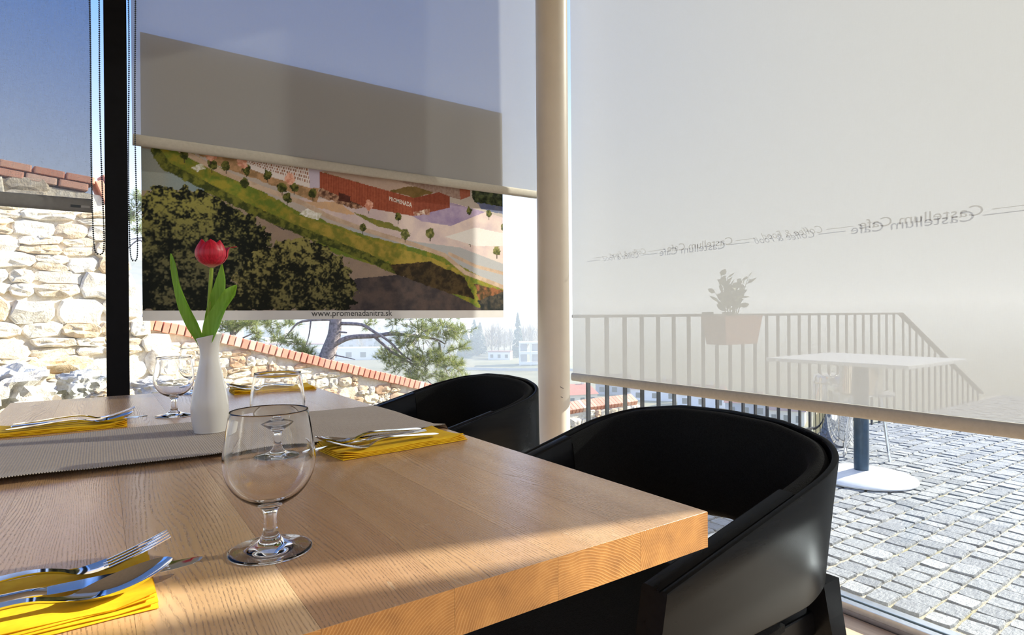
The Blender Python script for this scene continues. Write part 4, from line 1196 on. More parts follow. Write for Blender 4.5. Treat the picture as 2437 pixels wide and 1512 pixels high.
# flower box with a leafy shrub on the railing
pb = thing('railing_planter', 'terracotta flower box clipped to the railing', 'planter', (3.48, RY - 0.12, 0.80))
MB().loft([[(a * sx, b * sy, z) for a, b in ((-1, -1), (1, -1), (1, 1), (-1, 1))] for z, sx, sy in ((0, 0.17, 0.075), (0.17, 0.20, 0.092), (0.19, 0.205, 0.096))]).build('box', MT['terracotta'], pb)
MB().box(-0.12, -0.10, 0.07, 0.15, 0.12, 0.215).build('hook', MT['iron'], pb)
MB().box(0.10, 0.12, 0.07, 0.15, 0.12, 0.215).build('hook', MT['iron'], pb)
shrub = thing('leafy_shrub', 'broad leaved shrub growing in the flower box behind the blind', 'plant', (3.48, RY - 0.12, 0.985))
r = random.Random(8)
lf = MB()
for k in range(13):
    a = r.uniform(0, 2 * PI); ln = r.uniform(0.12, 0.25) if k > 2 else 0.27
    tip = Vector((cos(a) * r.uniform(0.05, 0.20), sin(a) * r.uniform(0.02, 0.10), ln))
    if k == 0: tip = Vector((0.16, -0.02, 0.27))
    if k == 1: tip = Vector((-0.02, 0.02, 0.26))
    base = Vector((tip.x * 0.3, tip.y * 0.3, 0))
    MB().tube([base, (base + tip) / 2 + Vector((0, 0, 0.02)), tip], [0.004, 0.003, 0.0015], 6).build('twig', MT['shrub'], shrub)
    for j in range(9):
        p = base.lerp(tip, 0.25 + 0.75 * j / 8)
        d = Vector((r.uniform(-1, 1), r.uniform(-1, 1), r.uniform(0.0, 0.9))).normalized()
        s = d.cross(Vector((r.uniform(-1, 1), r.uniform(-1, 1), r.uniform(-1, 1)))).normalized()
        L = r.uniform(0.045, 0.08); w = L * 0.28
        nn = d.cross(s) * 0.006
        lf.add([p, p + d * L * 0.35 + s * w, p + d * L * 0.7 + s * w * 0.8, p + d * L, p + d * L * 0.7 - s * w * 0.8, p + d * L * 0.35 - s * w, p + d * L * 0.5 + nn],
               [(0, 1, 6), (1, 2, 6), (2, 3, 6), (3, 4, 6), (4, 5, 6), (5, 0, 6)])
lf.build('leaves', MT['shrub'], shrub, smooth=True)

# terrace table
et = thing('terrace_table', 'white square bistro table with a round pale foot out on the cobbles', 'table', (3.79, 1.765, 0.004))
MB().lathe([(0.29, 0.0), (0.293, 0.008), (0.285, 0.016), (0.20, 0.030), (0.09, 0.042), (0.045, 0.048)], 56).build('foot_plate', MT['white_plate'], et, angle=50)
MB().lathe([(0.041, 0.045), (0.041, 0.690)], 32).build('column', MT['blue_post'], et, angle=50)
MB().box(-0.25, 0.25, -0.03, 0.03, 0.690, 0.700).build('top_bracket', MT['iron'], et)
MB().bbox(-0.36, 0.42, -0.40, 0.40, 0.700, 0.722, 0.004).build('table_top', MT['table_white'], et)

# polished steel bin with a half round flap beside the railing
bn = thing('steel_bin', 'polished steel cylinder bin standing past the railing on the terrace', 'bin', (4.62, 2.36, 0.004))
MB().lathe([(0.13, 0), (0.135, 0.01), (0.135, 0.50), (0.128, 0.52), (0.10, 0.53)], 40).build('body', MT['steel'], bn, angle=40)
MB().lathe([(0.138, 0.46), (0.1395, 0.465), (0.1395, 0.475), (0.138, 0.48)], 40, closed=True).build('rim_band', MT['steel'], bn, angle=60)
mc = thing('metal_chair', 'small curved steel chair seen past the armchair on the cobbles', 'chair', (4.42, 2.02, 0.0), 0.4)
arc = [(0.17 * cos(a), 0.17 * sin(a)) for a in [(-0.2 + 1.4 * k / 16) * PI for k in range(17)]]
MB().loft([[(x * q, y * q, z) for q, z in ((1.0, 0.44), (1.0, 0.66), (0.97, 0.66), (0.97, 0.44))] for x, y in arc]).build('backrest', MT['steel'], mc, angle=40)
MB().lathe([(0.165, 0.43), (0.17, 0.437), (0.17, 0.447), (0.16, 0.452)], 32).build('seat', MT['steel'], mc, angle=40)
for k in range(4):
    a = PI / 4 + k * PI / 2
    MB().tube([(0.12 * cos(a), 0.12 * sin(a), 0.432), (0.19 * cos(a), 0.19 * sin(a), 0.0)], 0.009, 8).build('leg', MT['steel'], mc)

# ------------------------------------------------------------------ stone walls
def stone_mesh(w, h, d, r):
    n = 10
    e = r.uniform(4.0, 9.0)
    jit = [r.uniform(-0.14, 0.07) for _ in range(n)]
    ph = r.uniform(-0.15, 0.15)
    def ring(k, z, zj):
        out = []
        for i in range(n):
            a = 2 * PI * (i + 0.5) / n + ph
            c, s = cos(a), sin(a)
            q = (abs(c) ** e + abs(s) ** e) ** (-1 / e)
            out.append((w / 2 * c * q * k * (1 + jit[i]), -z - r.uniform(-zj, zj), h / 2 * s * q * k * (1 + jit[i])))
        return out
    vs = ring(1.0, -0.06, 0) + ring(1.0, d * 0.45, d * 0.2) + ring(0.88, d * 0.85, d * 0.25) + ring(0.45, d, d * 0.35) + [(0, -d * r.uniform(0.8, 1.2), 0)]
    fs = []
    for j in range(3):
        for i in range(n):
            fs.append((j * n + i, (j + 1) * n + i, (j + 1) * n + (i + 1) % n, j * n + (i + 1) % n)[::-1])
    for i in range(n): fs.append((3 * n + i, 3 * n + (i + 1) % n, 4 * n))
    return vs, fs

def wall_frame(A, B):
    d = Vector((B.x - A.x, B.y - A.y, 0))
    L = d.length
    d.normalize()
    n = Vector((d.y, -d.x, 0))                    # faces the cafe
    if n.dot(Vector((-A.x, -A.y, 0))) < 0: n = -n
    return d, n, L, math.atan2(d.y, d.x)

def fill_stones(parent, smin, smax, tmin, topf, rowh, roww, mats, depth, r, limit, edgef=None, lowf=None):
    """rows of irregular stones in wall coordinates s (along) and t (height)"""
    t = tmin
    cnt = 0
    while t < 6:
        rh = r.uniform(*rowh)
        s = smin + r.uniform(-0.1, 0.0)
        anyrow = False
        while s < smax:
            w = r.uniform(*roww) * (1.0 + 0.4 * (r.random() < 0.15))
            c = s + w / 2
            hh = rh * r.uniform(0.82, 1.02)
            tt = t + rh / 2 + r.uniform(-0.12, 0.12) * rh
            if tt + hh * 0.42 < topf(c) and (lowf is None or tt > lowf(c)) and (edgef is None or s + w * 0.8 < edgef(tt)) and cnt < limit:
                parts = [(c, tt, w * 1.07, hh * 1.12)]
                if r.random() < 0.22 and rh > 0.12:
                    parts = [(c, t + rh * 0.26, w * 1.05, rh * 0.54), (c, t + rh * 0.76, w * 1.05, rh * 0.54)]
                for (cc, t2, ww, h2) in parts:
                    vs, fs = stone_mesh(ww, h2, depth * r.uniform(0.6, 1.35), r)
                    me = mesh('stone', vs, fs, True)
                    me.set_sharp_from_angle(angle=math.radians(22))
                    me.materials.append(r.choices(mats[0], mats[1])[0])
                    obj('stone', me, None, parent, (cc, 0, t2), (0, r.uniform(-0.14, 0.14), 0))
                    cnt += 1
                anyrow = True
            s += w
        if not anyrow and t > tmin + 0.3: break
        t += rh
    return cnt

# tall ruin behind the window post
RA, RB = at(-420, 740, 4.7), at(345, 740, 6.3)
d_, n_, RL, ra_ = wall_frame(RA, RB)
ruin = thing('stone_ruin', 'tall ruined wall of pale rough stone behind the black post', 'wall', (RA.x, RA.y, 0), ra_)
def s_of(px, A, d, n):
    v = at(px, 740, 1.0) - CAM; v.z = 0
    # intersection of the view column with the wall line
    den = v.x * d.y - v.y * d.x
    s = (A.x * v.y - A.y * v.x) / den * 1.0
    return s
def wall_st(px, py, A, d):
    v = at(px, py, 1.0) - CAM
    den = v.x * d.y - v.y * d.x
    k = (A.x * d.y - A.y * d.x) / den
    p = CAM + v * k
    return (p - Vector((A.x, A.y, 0))).dot(d), p.z
rtop = [wall_st(x, y, RA, d_) for x, y in ((-420, 335), (0, 418), (120, 440), (245, 462), (262, 500), (285, 610), (300, 655), (318, 690), (332, 742), (345, 760))]
rt_s = [a for a, b in rtop]; rt_z = [b for a, b in rtop]
topf = lambda s: float(np.interp(s, rt_s, rt_z))
r = random.Random(5)
body = MB()
SS = np.linspace(-0.6, RL + 0.05, 60)
rings = []
for s in SS:
    zt = topf(s) - 0.02
    rings.append([(s, 0.0, -1.2), (s, 0.0, zt), (s, 0.55, zt), (s, 0.55, -1.2)])
body.loft(rings)
body.build('core', MT['mortar'], ruin)
fill_stones(ruin, -0.4, RL + 0.02, -0.25, lambda s: topf(s) - 0.01, (0.13, 0.27), (0.16, 0.42), ([MT['stone_big']], [1]), 0.05, r, 280)
# brick course on top of the ruin
bm_ = MB().bbox(-0.5, 0.5, -0.5, 0.5, -0.5, 0.5, 0.06).me('brick'); bm_.materials.append(MT['brick'])
s = 0.0
while s < rt_s[3] - 0.1:
    for lay in range(2):
        z0 = topf(s + 0.12); z1 = topf(s + 0.14)
        o = obj('brick', bm_, None, ruin, (s + 0.12 + (0.06 if lay else 0), 0.10, topf(s + 0.12) + 0.035 + lay * 0.075), (0, -math.atan2(topf(s + 0.3) - topf(s), 0.3), r.uniform(-0.02, 0.02)))
        o.scale = (0.235, 0.26, 0.066)
    s += 0.25
# loose boulders along the foot of the ruin
rock_n = 0
for px, py, dd, sz, lb in ((40, 925, 4.35, (0.34, 0.26, 0.20), 'grey jagged boulder at the foot of the ruin beside the table corner'), (195, 918, 4.75, (0.26, 0.2, 0.13), 'tan boulder at the foot of the ruin next to the post'),
                           (262, 948, 4.35, (0.17, 0.15, 0.10), 'small white boulder tucked against the post foot'), (110, 880, 5.05, (0.40, 0.22, 0.13), 'flat pale boulder resting above the jagged boulder'), (-150, 945, 3.7, (0.30, 0.26, 0.22), 'grey boulder at the picture edge below the ruin'),
                           (380, 935, 5.6, (0.4, 0.25, 0.16), 'pale boulder behind the glass standing past the runner')):
    bm = bmesh.new()
    bmesh.ops.create_icosphere(bm, subdivisions=4, radius=1)
    rr = np.random.RandomState(int(px + 999))
    ks = np.concatenate([rr.randn(7, 3) * 1.8, rr.randn(7, 3) * 5.0, rr.randn(7, 3) * 11.0]); phs = rr.rand(21) * 6; am = [0.09] * 7 + [0.045] * 7 + [0.018] * 7
    for v in bm.verts:
        dsp = sum((1 - 2 * abs(math.sin(float(k[0] * v.co.x + k[1] * v.co.y + k[2] * v.co.z) + p))) * w_ for k, p, w_ in zip(ks, phs, am))
        q = v.co * (1 + dsp)
        q = Vector((math.copysign(abs(q.x) ** 0.8, q.x), math.copysign(abs(q.y) ** 0.8, q.y), math.copysign(abs(q.z) ** 0.75, q.z)))
        v.co = Vector((q.x * sz[0], q.y * sz[1], q.z * sz[2]))
    me = bpy.data.meshes.new('boulder'); bm.to_mesh(me); bm.free()
    me.polygons.foreach_set('use_smooth', [True] * len(me.polygons)); me.set_sharp_from_angle(angle=math.radians(30))
    o = obj('boulder', me, MT['rock'], None, at(px, py, dd), (0, 0, r.uniform(0, 3)))
    tag(o, lb, 'boulder', 'boulders at the foot of the ruin')
    rock_n += 1
bank = MB()
e0, e1 = at(-700, 990, 3.6), at(520, 985, 6.2)
bank.grid(lambda u, v: (lambda p, q: (p.x + (q.x - p.x) * v, p.y + (q.y - p.y) * v, (0.10 - 0.9 * u * u) + v * 0.16 + 0.04 * sin(u * 31 + v * 9)))(Vector((e0.x + (e1.x - e0.x) * u, e0.y + (e1.y - e0.y) * u, 0)), Vector((RA.x + (RB.x - RA.x) * u, RA.y + (RB.y - RA.y) * u, 0)) + n_ * -0.1), 40, 8)
tag(bank.build('rocky_ground', MT['mortar'], smooth=True), 'pale stony ground sloping at the foot of the ruin', 'ground', kind='structure')

# lower boundary wall with a sloping brick coping
LA, LB = at(318, 752, 6.35), at(1020, 913, 8.55)
ld, ln_, LL, la_ = wall_frame(LA, LB)
lw = thing('boundary_wall', 'lower rubble stone wall with a sloping brick coping outside the window', 'wall', (LA.x, LA.y, 0), la_)
ck = [wall_st(x, y, LA, ld) for x, y in ((318, 752), (535, 795), (770, 853), (1020, 913), (1150, 946))]
ls = [a for a, b in ck]; lz = [b for a, b in ck]
ltop = lambda s: float(np.interp(s, ls, lz))
Lend = ls[-1]
mb = MB()
mb.loft([[(s, 0.0, -2.2), (s, 0.0, ltop(s) - 0.115), (s, 0.30, ltop(s) - 0.115), (s, 0.30, -2.2)] for s in np.linspace(-0.2, Lend, 24)])
mb.build('core', MT['mortar'], lw)
r = random.Random(9)
fill_stones(lw, -0.1, Lend, -0.72, lambda s: ltop(s) - 0.118, (0.070, 0.14), (0.08, 0.22), ([MT['stone_small']], [1]), 0.032, r, 296, None, lambda s: -0.22 - 0.42 * s / LL)
s = 0.0
while s < Lend - 0.03:
    w = r.uniform(0.066, 0.078)
    sl_ = math.atan2(ltop(s + 0.1) - ltop(s), 0.1)
    o = obj('brick', bm_, None, lw, (s, 0.09, ltop(s) - 0.058), (r.uniform(-0.03, 0.03), -sl_ + r.uniform(-0.03, 0.03), 0))
    o.scale = (w - 0.007, 0.30, 0.118 + r.uniform(-0.008, 0.004))
    s += w / math.cos(sl_) 
# short wall that climbs past the railing
GA, GB = at(1350, 968, 11.5), at(1500, 944, 12.2)
gd, gn, GL, ga_ = wall_frame(GA, GB)
gw = thing('boundary_wall', 'short climbing stone wall with brick coping seen between the railing bars', 'wall', (GA.x, GA.y, 0), ga_)
gk = [wall_st(x, y, GA, gd) for x, y in ((1330, 966), (1400, 955), (1475, 946), (1520, 940))]
gtop = lambda s: float(np.interp(s, [a for a, b in gk], [b for a, b in gk]))
mb = MB()
mb.loft([[(s, 0.0, -3), (s, 0.0, gtop(s) - 0.2), (s, 0.4, gtop(s) - 0.2), (s, 0.4, -3)] for s in np.linspace(gk[0][0], gk[-1][0], 8)])
mb.build('core', MT['mortar'], gw)
fill_stones(gw, gk[0][0], gk[-1][0], gtop(0) - 0.75, lambda s: gtop(s) - 0.2, (0.10, 0.18), (0.12, 0.28), ([MT['stone_small']], [1]), 0.035, r, 60)
s = gk[0][0]
while s < gk[-1][0] - 0.05:
    o = obj('brick', bm_, None, gw, (s, 0.10, gtop(s) - 0.10), (0.5, -0.1, 0)); o.scale = (0.075, 0.26, 0.11)
    s += 0.084

# ------------------------------------------------------------------ pine trees
def needles(mb, p, d, r, n, L):
    for k in range(n):
        q = Vector((r.gauss(0, 1), r.gauss(0, 1), r.gauss(0, 1)))
        v = (d * 0.7 + q * 0.55).normalized()
        s = v.cross(Vector((r.gauss(0, 1), r.gauss(0, 1), r.gauss(0, 1)))).normalized() * 0.0026
        l = L * r.uniform(0.7, 1.15)
        b = p + d * r.uniform(-0.05, 0.03)
        mb.add([b - s, b + s, b + v * l], [(0, 1, 2)])
def pine(name, label, dep, trunk, branches, clumps, seed, L=0.12, nn=38):
    r = random.Random(seed)
    base = at(trunk[0][0], trunk[0][1], dep)
    t = thing(name, label, 'tree', (base.x, base.y, base.z - 2.2), group='pine trees beyond the boundary wall')
    o = Vector(t.location)
    def P(px, py, dd): return at(px, py, dep + dd) - o
    tp_ = [Vector((0, 0, 0))] + [P(a, b, 0) for a, b, w in trunk]
    MB().tube(smooth_prof3(tp_, 3), list(np.interp(np.linspace(0, 1, (len(tp_) - 1) * 3 + 1), np.linspace(0, 1, len(tp_)), [trunk[0][2]] + [w for a, b, w in trunk])), 10).build('trunk', MT['bark'], t, smooth=True)
    for br in branches:
        pts = [P(a, b, c) for a, b, c, w in br]
        MB().tube(smooth_prof3(pts, 4), list(np.interp(np.linspace(0, 1, (len(pts) - 1) * 4 + 1), np.linspace(0, 1, len(pts)), [w for a, b, c, w in br])), 7).build('branch', MT['bark'], t, smooth=True)
    mb = MB(); tw_ = MB()
    for cx, cy, cr, n in clumps:
        c0 = P(cx, cy, r.uniform(-0.3, 0.3))
        cr_m = cr * dep / FPX
        for k in range(int(n * 2.2)):
            a = c0 + Vector((r.gauss(0, 0.45) * cr_m, r.gauss(0, 0.45) * cr_m, r.gauss(0, 0.35) * cr_m))
            d = (a - c0 + Vector((0, 0, 0.25 * cr_m)) + Vector((r.gauss(0, .3), r.gauss(0, .3), r.gauss(0, .3))) * cr_m).normalized()
            tw_.tube([c0.lerp(a, 0.5), a], [0.006, 0.003], 4)
            needles(mb, a, d, r, nn, L)
    nd = mb.build('needles', MT['needle'], t)
    nd['kind'] = 'stuff'
    tw_.build('twigs', MT['bark'], t)['kind'] = 'stuff'
    return t
PD = 10.5
pine('pine_tree', 'old pine with a leaning grey trunk and spreading boughs below the poster', PD,
     [(770, 900, 0.16), (778, 850, 0.135), (795, 800, 0.115), (800, 752, 0.10), (812, 690, 0.09), (818, 560, 0.06), (820, 430, 0.02)],
     [[(800, 818, 0, 0.05), (835, 803, 0.0, 0.045), (893, 800, 0.05, 0.04), (940, 795, 0.1, 0.034), (1030, 806, 0.2, 0.02), (1060, 820, 0.2, 0.008)],
      [(812, 770, 0, 0.035), (860, 773, -0.1, 0.03), (890, 790, -0.1, 0.026), (925, 812, -0.1, 0.022), (965, 850, 0.0, 0.016), (1020, 880, 0.1, 0.008)],
      [(893, 803, 0.05, 0.028), (930, 835, 0.1, 0.024), (970, 860, 0.1, 0.018), (1000, 876, 0.1, 0.010)],
      [(1045, 815, 0.2, 0.02), (1052, 850, 0.2, 0.015), (1065, 890, 0.2, 0.01)],
      [(800, 760, 0, 0.03), (720, 765, -0.1, 0.02), (690, 790, -0.1, 0.012), (665, 825, -0.1, 0.006)],
      [(740, 763, -0.1, 0.015), (735, 800, -0.1, 0.01), (725, 830, -0.1, 0.005)],
      [(800, 700, 0, 0.03), (720, 690, 0.1, 0.02), (600, 740, 0.2, 0.01)],
      [(812, 690, 0, 0.03), (920, 670, 0.1, 0.02), (1050, 720, 0.2, 0.01)],
      [(805, 790, 0, 0.02), (825, 792, -0.2, 0.012)], [(795, 845, 0, 0.015), (845, 856, -0.3, 0.006)]],
     [(1000, 790, 50, 34), (1050, 780, 46, 30), (1090, 790, 30, 16), (960, 815, 36, 18), (925, 850, 36, 26), (970, 865, 42, 26), (1010, 850, 40, 24), (1050, 850, 40, 22), (1080, 870, 34, 18), (1000, 895, 46, 28), (1060, 905, 40, 24), (940, 765, 32, 14), (1095, 825, 22, 8), (1100, 905, 26, 12),
      (660, 805, 30, 14), (700, 815, 26, 12), (640, 770, 24, 12), (720, 830, 22, 10), (735, 845, 18, 8), (690, 770, 24, 8), (880, 768, 18, 6), (600, 760, 30, 16),
      (700, 690, 60, 30), (600, 720, 60, 26), (930, 680, 70, 36), (1050, 720, 60, 26), (820, 580, 90, 40), (760, 500, 60, 20)], 4)
pine('pine_tree', 'young pine peeping past the vase above the brick coping', 9.6,
     [(560, 900, 0.06), (556, 830, 0.05), (552, 770, 0.04), (550, 700, 0.03), (550, 640, 0.01)],
     [[(555, 800, 0, 0.02), (575, 780, 0, 0.012), (590, 770, 0, 0.006)], [(555, 790, 0, 0.02), (530, 775, 0, 0.012), (522, 765, 0, 0.006)], [(556, 815, 0, 0.015), (610, 790, 0.1, 0.008)]],
     [(560, 772, 26, 26), (590, 768, 22, 18), (535, 778, 22, 18), (610, 792, 14, 8), (612, 806, 10, 6), (555, 730, 40, 30), (550, 690, 30, 16)], 12, 0.09, 26)
pine('pine_tree', 'slim pine showing between the post and the poster', 10.0,
     [(335, 900, 0.09), (352, 740, 0.07), (372, 600, 0.055), (385, 480, 0.02)],
     [[(365, 620, 0, 0.02), (335, 572, 0, 0.014), (304, 592, 0, 0.008)], [(372, 560, 0, 0.02), (338, 566, 0, 0.012), (310, 570, 0, 0.006)], [(378, 520, 0, 0.018), (340, 500, 0, 0.012), (318, 520, 0, 0.006)]],
     [(322, 500, 26, 16), (308, 520, 22, 14), (330, 470, 20, 12), (330, 545, 16, 8), (370, 470, 40, 26), (400, 540, 40, 22), (360, 760, 16, 5)], 14, 0.11, 24)

# ------------------------------------------------------------------ valley
def hill_z(x, y):
    rr = math.hypot(x, y)
    az = math.atan2(x, y) - YAW                     # 0 = straight ahead, + to the right
    t = min(1, max(0, (rr - 7.5) / 62)); t = t * t * (3 - 2 * t)
    z = -0.9 - 21.5 * t
    t2 = min(1, max(0, (rr - 620) / 1100)); t2 = t2 * t2 * (3 - 2 * t2)
    hgt = float(np.interp(az, [-3.2, -1.2, -0.72, -0.56, -0.40, -0.2, 0.0, 0.35, 0.9, 3.2], [90, 150, 190, 165, 90, 58, 46, 50, 44, 60]))
    z += t2 * (hgt + 8 * sin(az * 23) + 5 * sin(az * 57 + 1))
    return z
rads = [0.0] + list(np.geomspace(6, 2400, 64))
na = 150
vs = [(0, 0, hill_z(0, 0))]
for q in rads[1:]:
    for k in range(na):
        a = 2 * PI * k / na
        x, y = q * sin(a), q * cos(a)
        vs.append((x, y, hill_z(x, y)))
fs = [(0, 1 + (k + 1) % na, 1 + k) for k in range(na)]
for j in range(len(rads) - 2):
    for k in range(na):
        a, b = 1 + j * na + k, 1 + j * na + (k + 1) % na
        fs.append((a, b, b + na, a + na))
land = obj('valley_land', mesh('valley_land', vs, fs, True), MT['ground'])
tag(land, 'hazy valley floor and hills beyond the terrace', 'landscape', kind='structure')
def ground_at(px, dep):
    p = at(px, 740, dep)
    return Vector((p.x, p.y, hill_z(p.x, p.y)))
# pale field track
pts = [ground_at(px, dp) for px, dp in ((1040, 262), (1100, 258), (1190, 252), (1290, 250), (1420, 246))]
mb = MB()
for a, b in zip(pts[:-1], pts[1:]):
    mb.add([a + Vector((0, 0, 0.15)), b + Vector((0, 0, 0.15)), b + Vector((0, 0, 1.2)), a + Vector((0, 0, 1.2))], [(0, 1, 2, 3)])
    mb.add([a + Vector((0.5, 0.5, 0.15)), b + Vector((0.5, 0.5, 0.15)), b + Vector((0.5, 0.5, 1.2)), a + Vector((0.5, 0.5, 1.2))], [(3, 2, 1, 0)])
tag(mb.build('field_wall', MT['road']), 'long low pale wall crossing the far field', 'wall')

def house(name, label, px, dep, w, dpt, h, roof, wallm, roofm, rz, nwin=3, floors=2, group=None, dz=0.0):
    g = ground_at(px, dep)
    t = thing(name, label, 'building', (g.x, g.y, g.z + dz), rz, group)
    MB().box(-w / 2, w / 2, -dpt / 2, dpt / 2, -2, h).build('walls', wallm, t)
    if roof > 0:
        mb = MB()
        e = 0.35
        mb.add([(-w / 2 - e, -dpt / 2 - e, h), (w / 2 + e, -dpt / 2 - e, h), (w / 2 + e, dpt / 2 + e, h), (-w / 2 - e, dpt / 2 + e, h), (-w / 2 + roof * .4, 0, h + roof), (w / 2 - roof * .4, 0, h + roof)],
               [(0, 1, 5, 4), (1, 2, 5), (2, 3, 4, 5), (3, 0, 4), (3, 2, 1, 0)])
        rf = mb.build('roof', roofm, t)
        MB().box(w * 0.15, w * 0.15 + 0.6, -0.3, 0.3, h + roof * 0.5, h + roof + 0.8).build('chimney', wallm, rf)
    else:
        MB().box(-w / 2 - 0.2, w / 2 + 0.2, -dpt / 2 - 0.2, dpt / 2 + 0.2, h, h + 0.5).build('roof', roofm, t)
    for f in range(floors):
        for k in range(nwin):
            x = -w / 2 + w * (k + 0.5) / nwin
            z = h * (f + 0.45) / floors
            o = MB().box(x - w / nwin * 0.2, x + w / nwin * 0.2, -dpt / 2 - 0.05, -dpt / 2 + 0.05, z - h / floors * 0.22, z + h / floors * 0.25).build('window', MT['dark_window'], t)
    return t
face = -YAW
for lb, px, dp, w, h, rf, wm, rm, rz in (('cream house with a red tiled roof beside the pillar, between the first railing bars', 1372, 158, 8.5, 2.8, 2.4, 'house_cream', 'roof_red', 0.3),
                                       ('grey house with a brown roof seen past the second railing bar', 1462, 178, 11, 3.2, 2.6, 'house_grey', 'roof_brown', -0.2),
                                       ('white house with a brown roof seen between the middle railing bars', 1560, 165, 13, 3.0, 2.6, 'house_white', 'roof_brown', -0.3),
                                       ('long white house with a red roof behind the middle railing bars', 1672, 153, 12, 3.0, 2.4, 'house_white', 'roof_red', -0.4),
                                       ('grey house with a red roof near the end of the railing bars', 1775, 139, 9, 3.0, 2.4, 'house_grey', 'roof_red', -0.4),
                                       ('cream house with a brown roof behind the last railing bars', 1872, 128, 7, 3.0, 2.4, 'house_cream', 'roof_brown', -0.5)):
    house('village_house', lb, px, dp, w, 7, h, rf, MT[wm], MT[rm], face + rz, 3, 1, 'village houses below the terrace')
rr = random.Random(31)
# unfinished concrete frame building beside the pillar
fb = ground_at(1262, 285)
fr = thing('frame_building', 'two storey open concrete frame building in the haze beside the pillar', 'building', fb, face)
for z in (0.3, 5.2, 10.2):
    MB().box(-5.5, 12, -5, 5, z, z + 0.7).build('slab', MT['house_white'], fr)
for x in (-5.2, 0, 5.5, 11.5):
    for y in (-4.6, 4.6):
        MB().box(x - 0.3, x + 0.3, y - 0.3, y + 0.3, 0, 10.4).build('column', MT['house_white'], fr)
for x, w in ((-3.2, 3), (2.5, 3.6), (8.2, 4)):
    for z in (1.2, 6.2): MB().box(x - w / 2, x + w / 2, 1.0, 1.3, z, z + 3.6).build('infill_panel', MT['house_grey'], fr)
town = [(560, 420, 60, 12, 9, 'long white hall'), (640, 520, 40, 14, 12, 'grey flat block'), (700, 360, 44, 12, 7, 'low white warehouse'), (850, 330, 46, 12, 6, 'low grey shed'), (880, 430, 60, 14, 10, 'white factory hall'), (940, 600, 50, 12, 14, 'tall white block'),
        (1010, 700, 60, 14, 12, 'pale flats'), (640, 300, 38, 10, 5, 'white garage row'), (1190, 320, 12, 6, 4, 'small white hut'), (1230, 900, 70, 14, 16, 'pale flats on the slope'), (760, 800, 90, 14, 18, 'long flats on the slope'), (575, 330, 26, 10, 8, 'grey house')]
for k, (px, dp, w, dpt, h, nm) in enumerate(town):
    house('town_building', '%s in the hazy town, %s' % (nm, ['under the poster near the vase', 'left of the pine trunk', 'behind the pine trunk', 'right of the pine trunk', 'behind the long bough', 'above the long bough', 'beyond the pine needles', 'just over the brick coping', 'in the field left of the frame building', 'near the poster corner', 'high behind the pine', 'close past the vase'][k]),
          px, dp, w, dpt, h, 0, [MT['house_white'], MT['house_grey'], MT['house_white']][k % 3], [MT['house_white'], MT['roof_brown'], MT['house_grey']][(k * 2) % 3], face + rr.uniform(-0.3, 0.3), max(3, int(w / 7)), max(1, int(h / 4)), 'buildings of the hazy town')
def far_tree(px, dep, h, wd, kind, label, seed):
    r = random.Random(seed)
    g = ground_at(px, dep)
    t = thing('far_tree', label, 'tree', g, 0, 'hazy trees in the valley')
    MB().tube([(0, 0, -1), (0, 0, h * 0.5), (0, 0, h * 0.9)], [h * 0.025, h * 0.016, 0.05], 6).build('trunk', MT['bare_twig'], t)
    mb = MB()
    n = 260 if kind == 'bare' else 320
    for k in range(n):
        if kind == 'bare':
            a = r.uniform(0, 2 * PI); el = r.uniform(0.1, 1.5)
            z0 = h * r.uniform(0.2, 0.7)
            L = h * r.uniform(0.15, 0.42)
            p = Vector((0, 0, z0)) + Vector((cos(a), sin(a), 0)) * r.uniform(0, wd * 0.35)
            d = Vector((cos(a) * cos(el) * wd / h * 1.6, sin(a) * cos(el) * wd / h * 1.6, sin(el))) * L
            s = Vector((-sin(a), cos(a), 0)) * h * 0.009
            mb.add([p - s, p + s, p + d], [(0, 1, 2)])
        else:
            z0 = h * r.uniform(0.06, 1.0)
            rad = wd * 0.5 * (1.05 - z0 / h) ** 0.8
            a = r.uniform(0, 2 * PI)
            p = Vector((0, 0, z0))
            e = Vector((cos(a) * rad, sin(a) * rad, z0 - h * 0.06))
            s = Vector((-sin(a), cos(a), 0)) * rad * 0.28
            mb.add([p, e + s, e - s + Vector((0, 0, h * 0.02)), e + Vector((0, 0, -h * 0.03))], [(0, 1, 2), (1, 3, 2)])
    mb.build('crown', MT['bare_twig'] if kind == 'bare' else MT['far_fir'], t)['kind'] = 'stuff'
k = 0
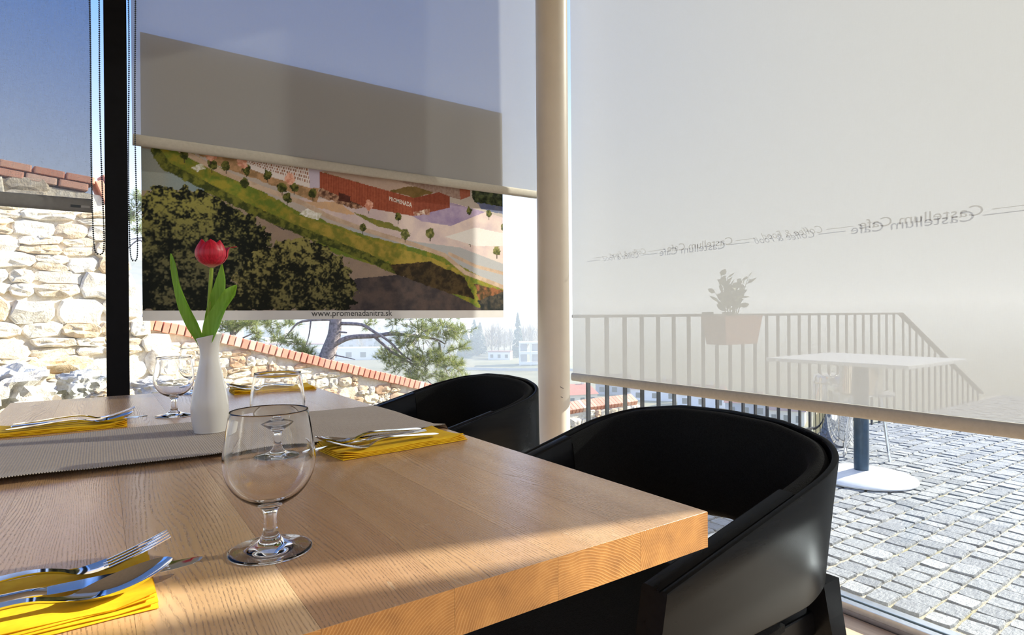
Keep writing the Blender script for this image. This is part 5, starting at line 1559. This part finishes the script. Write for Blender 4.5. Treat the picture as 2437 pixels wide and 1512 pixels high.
for px, dp, h, wd, kind in ((1105, 372, 18, 12, 'fir'), (1128, 366, 22, 13, 'fir'), (1142, 380, 20, 12, 'fir'), (1155, 360, 15, 14, 'bare'), (1170, 350, 21, 17, 'bare'), (1186, 358, 22, 16, 'bare'), (1200, 345, 17, 15, 'bare'), (1214, 372, 18, 14, 'bare'), (1232, 380, 26, 10, 'fir'), (1246, 368, 20, 15, 'bare'), (1262, 376, 21, 15, 'bare'), (1282, 384, 20, 15, 'bare'), (1034, 384, 16, 14, 'bare'), (1068, 392, 17, 14, 'bare'), (1048, 400, 16, 14, 'fir'),
                            (318, 520, 18, 18, 'bare'), (330, 470, 14, 14, 'fir'), (700, 420, 14, 14, 'bare'), (860, 410, 14, 14, 'bare'), (900, 390, 12, 12, 'fir')):
    place_ = ['at the left end of the belt past the pine needles', 'tallest of the three firs past the pine needles', 'behind the tallest fir past the pine needles', 'low, right of the three firs', 'broad and pale, in the middle of the belt', 'tall and pale, in the middle of the belt', 'low, left of the tall pointed fir', 'just left of the tall pointed fir', 'tall and pointed, above the frame building', 'behind the roof of the frame building', 'next to the pillar, above the frame building', 'mostly hidden by the pillar', 'peeping through the end of the pine needles', 'behind the upper pine needles', 'dark, behind the middle of the pine needles', 'on the slope between post and poster', 'dark, on the slope between post and poster', 'in the town left of the pine trunk', 'in the town right of the pine trunk', 'dark, under the long bough'][k]
    far_tree(px, dp if k > 14 else 335 + (k % 4) * 19, h, wd * 0.8, kind, ('bare pale tree ' if kind == 'bare' else 'hazy fir tree ') + place_, 100 + k)
    k += 1

# ------------------------------------------------------------------ haze
hz = MB().box(-1500, 1900, 24, 2350, -40, 26).build('haze', None)
q = M('valley_haze')
vsn = q.n('ShaderNodeVolumeScatter', {'Color': (0.80, 0.89, 1.0, 1), 'Density': 0.0017, 'Anisotropy': 0.25})
q.t.links.new(vsn.outputs[0], q.out.inputs['Volume'])
hz.data.materials.append(q.m)
tag(hz, 'thin bluish haze lying over the whole valley', 'haze', kind='stuff')
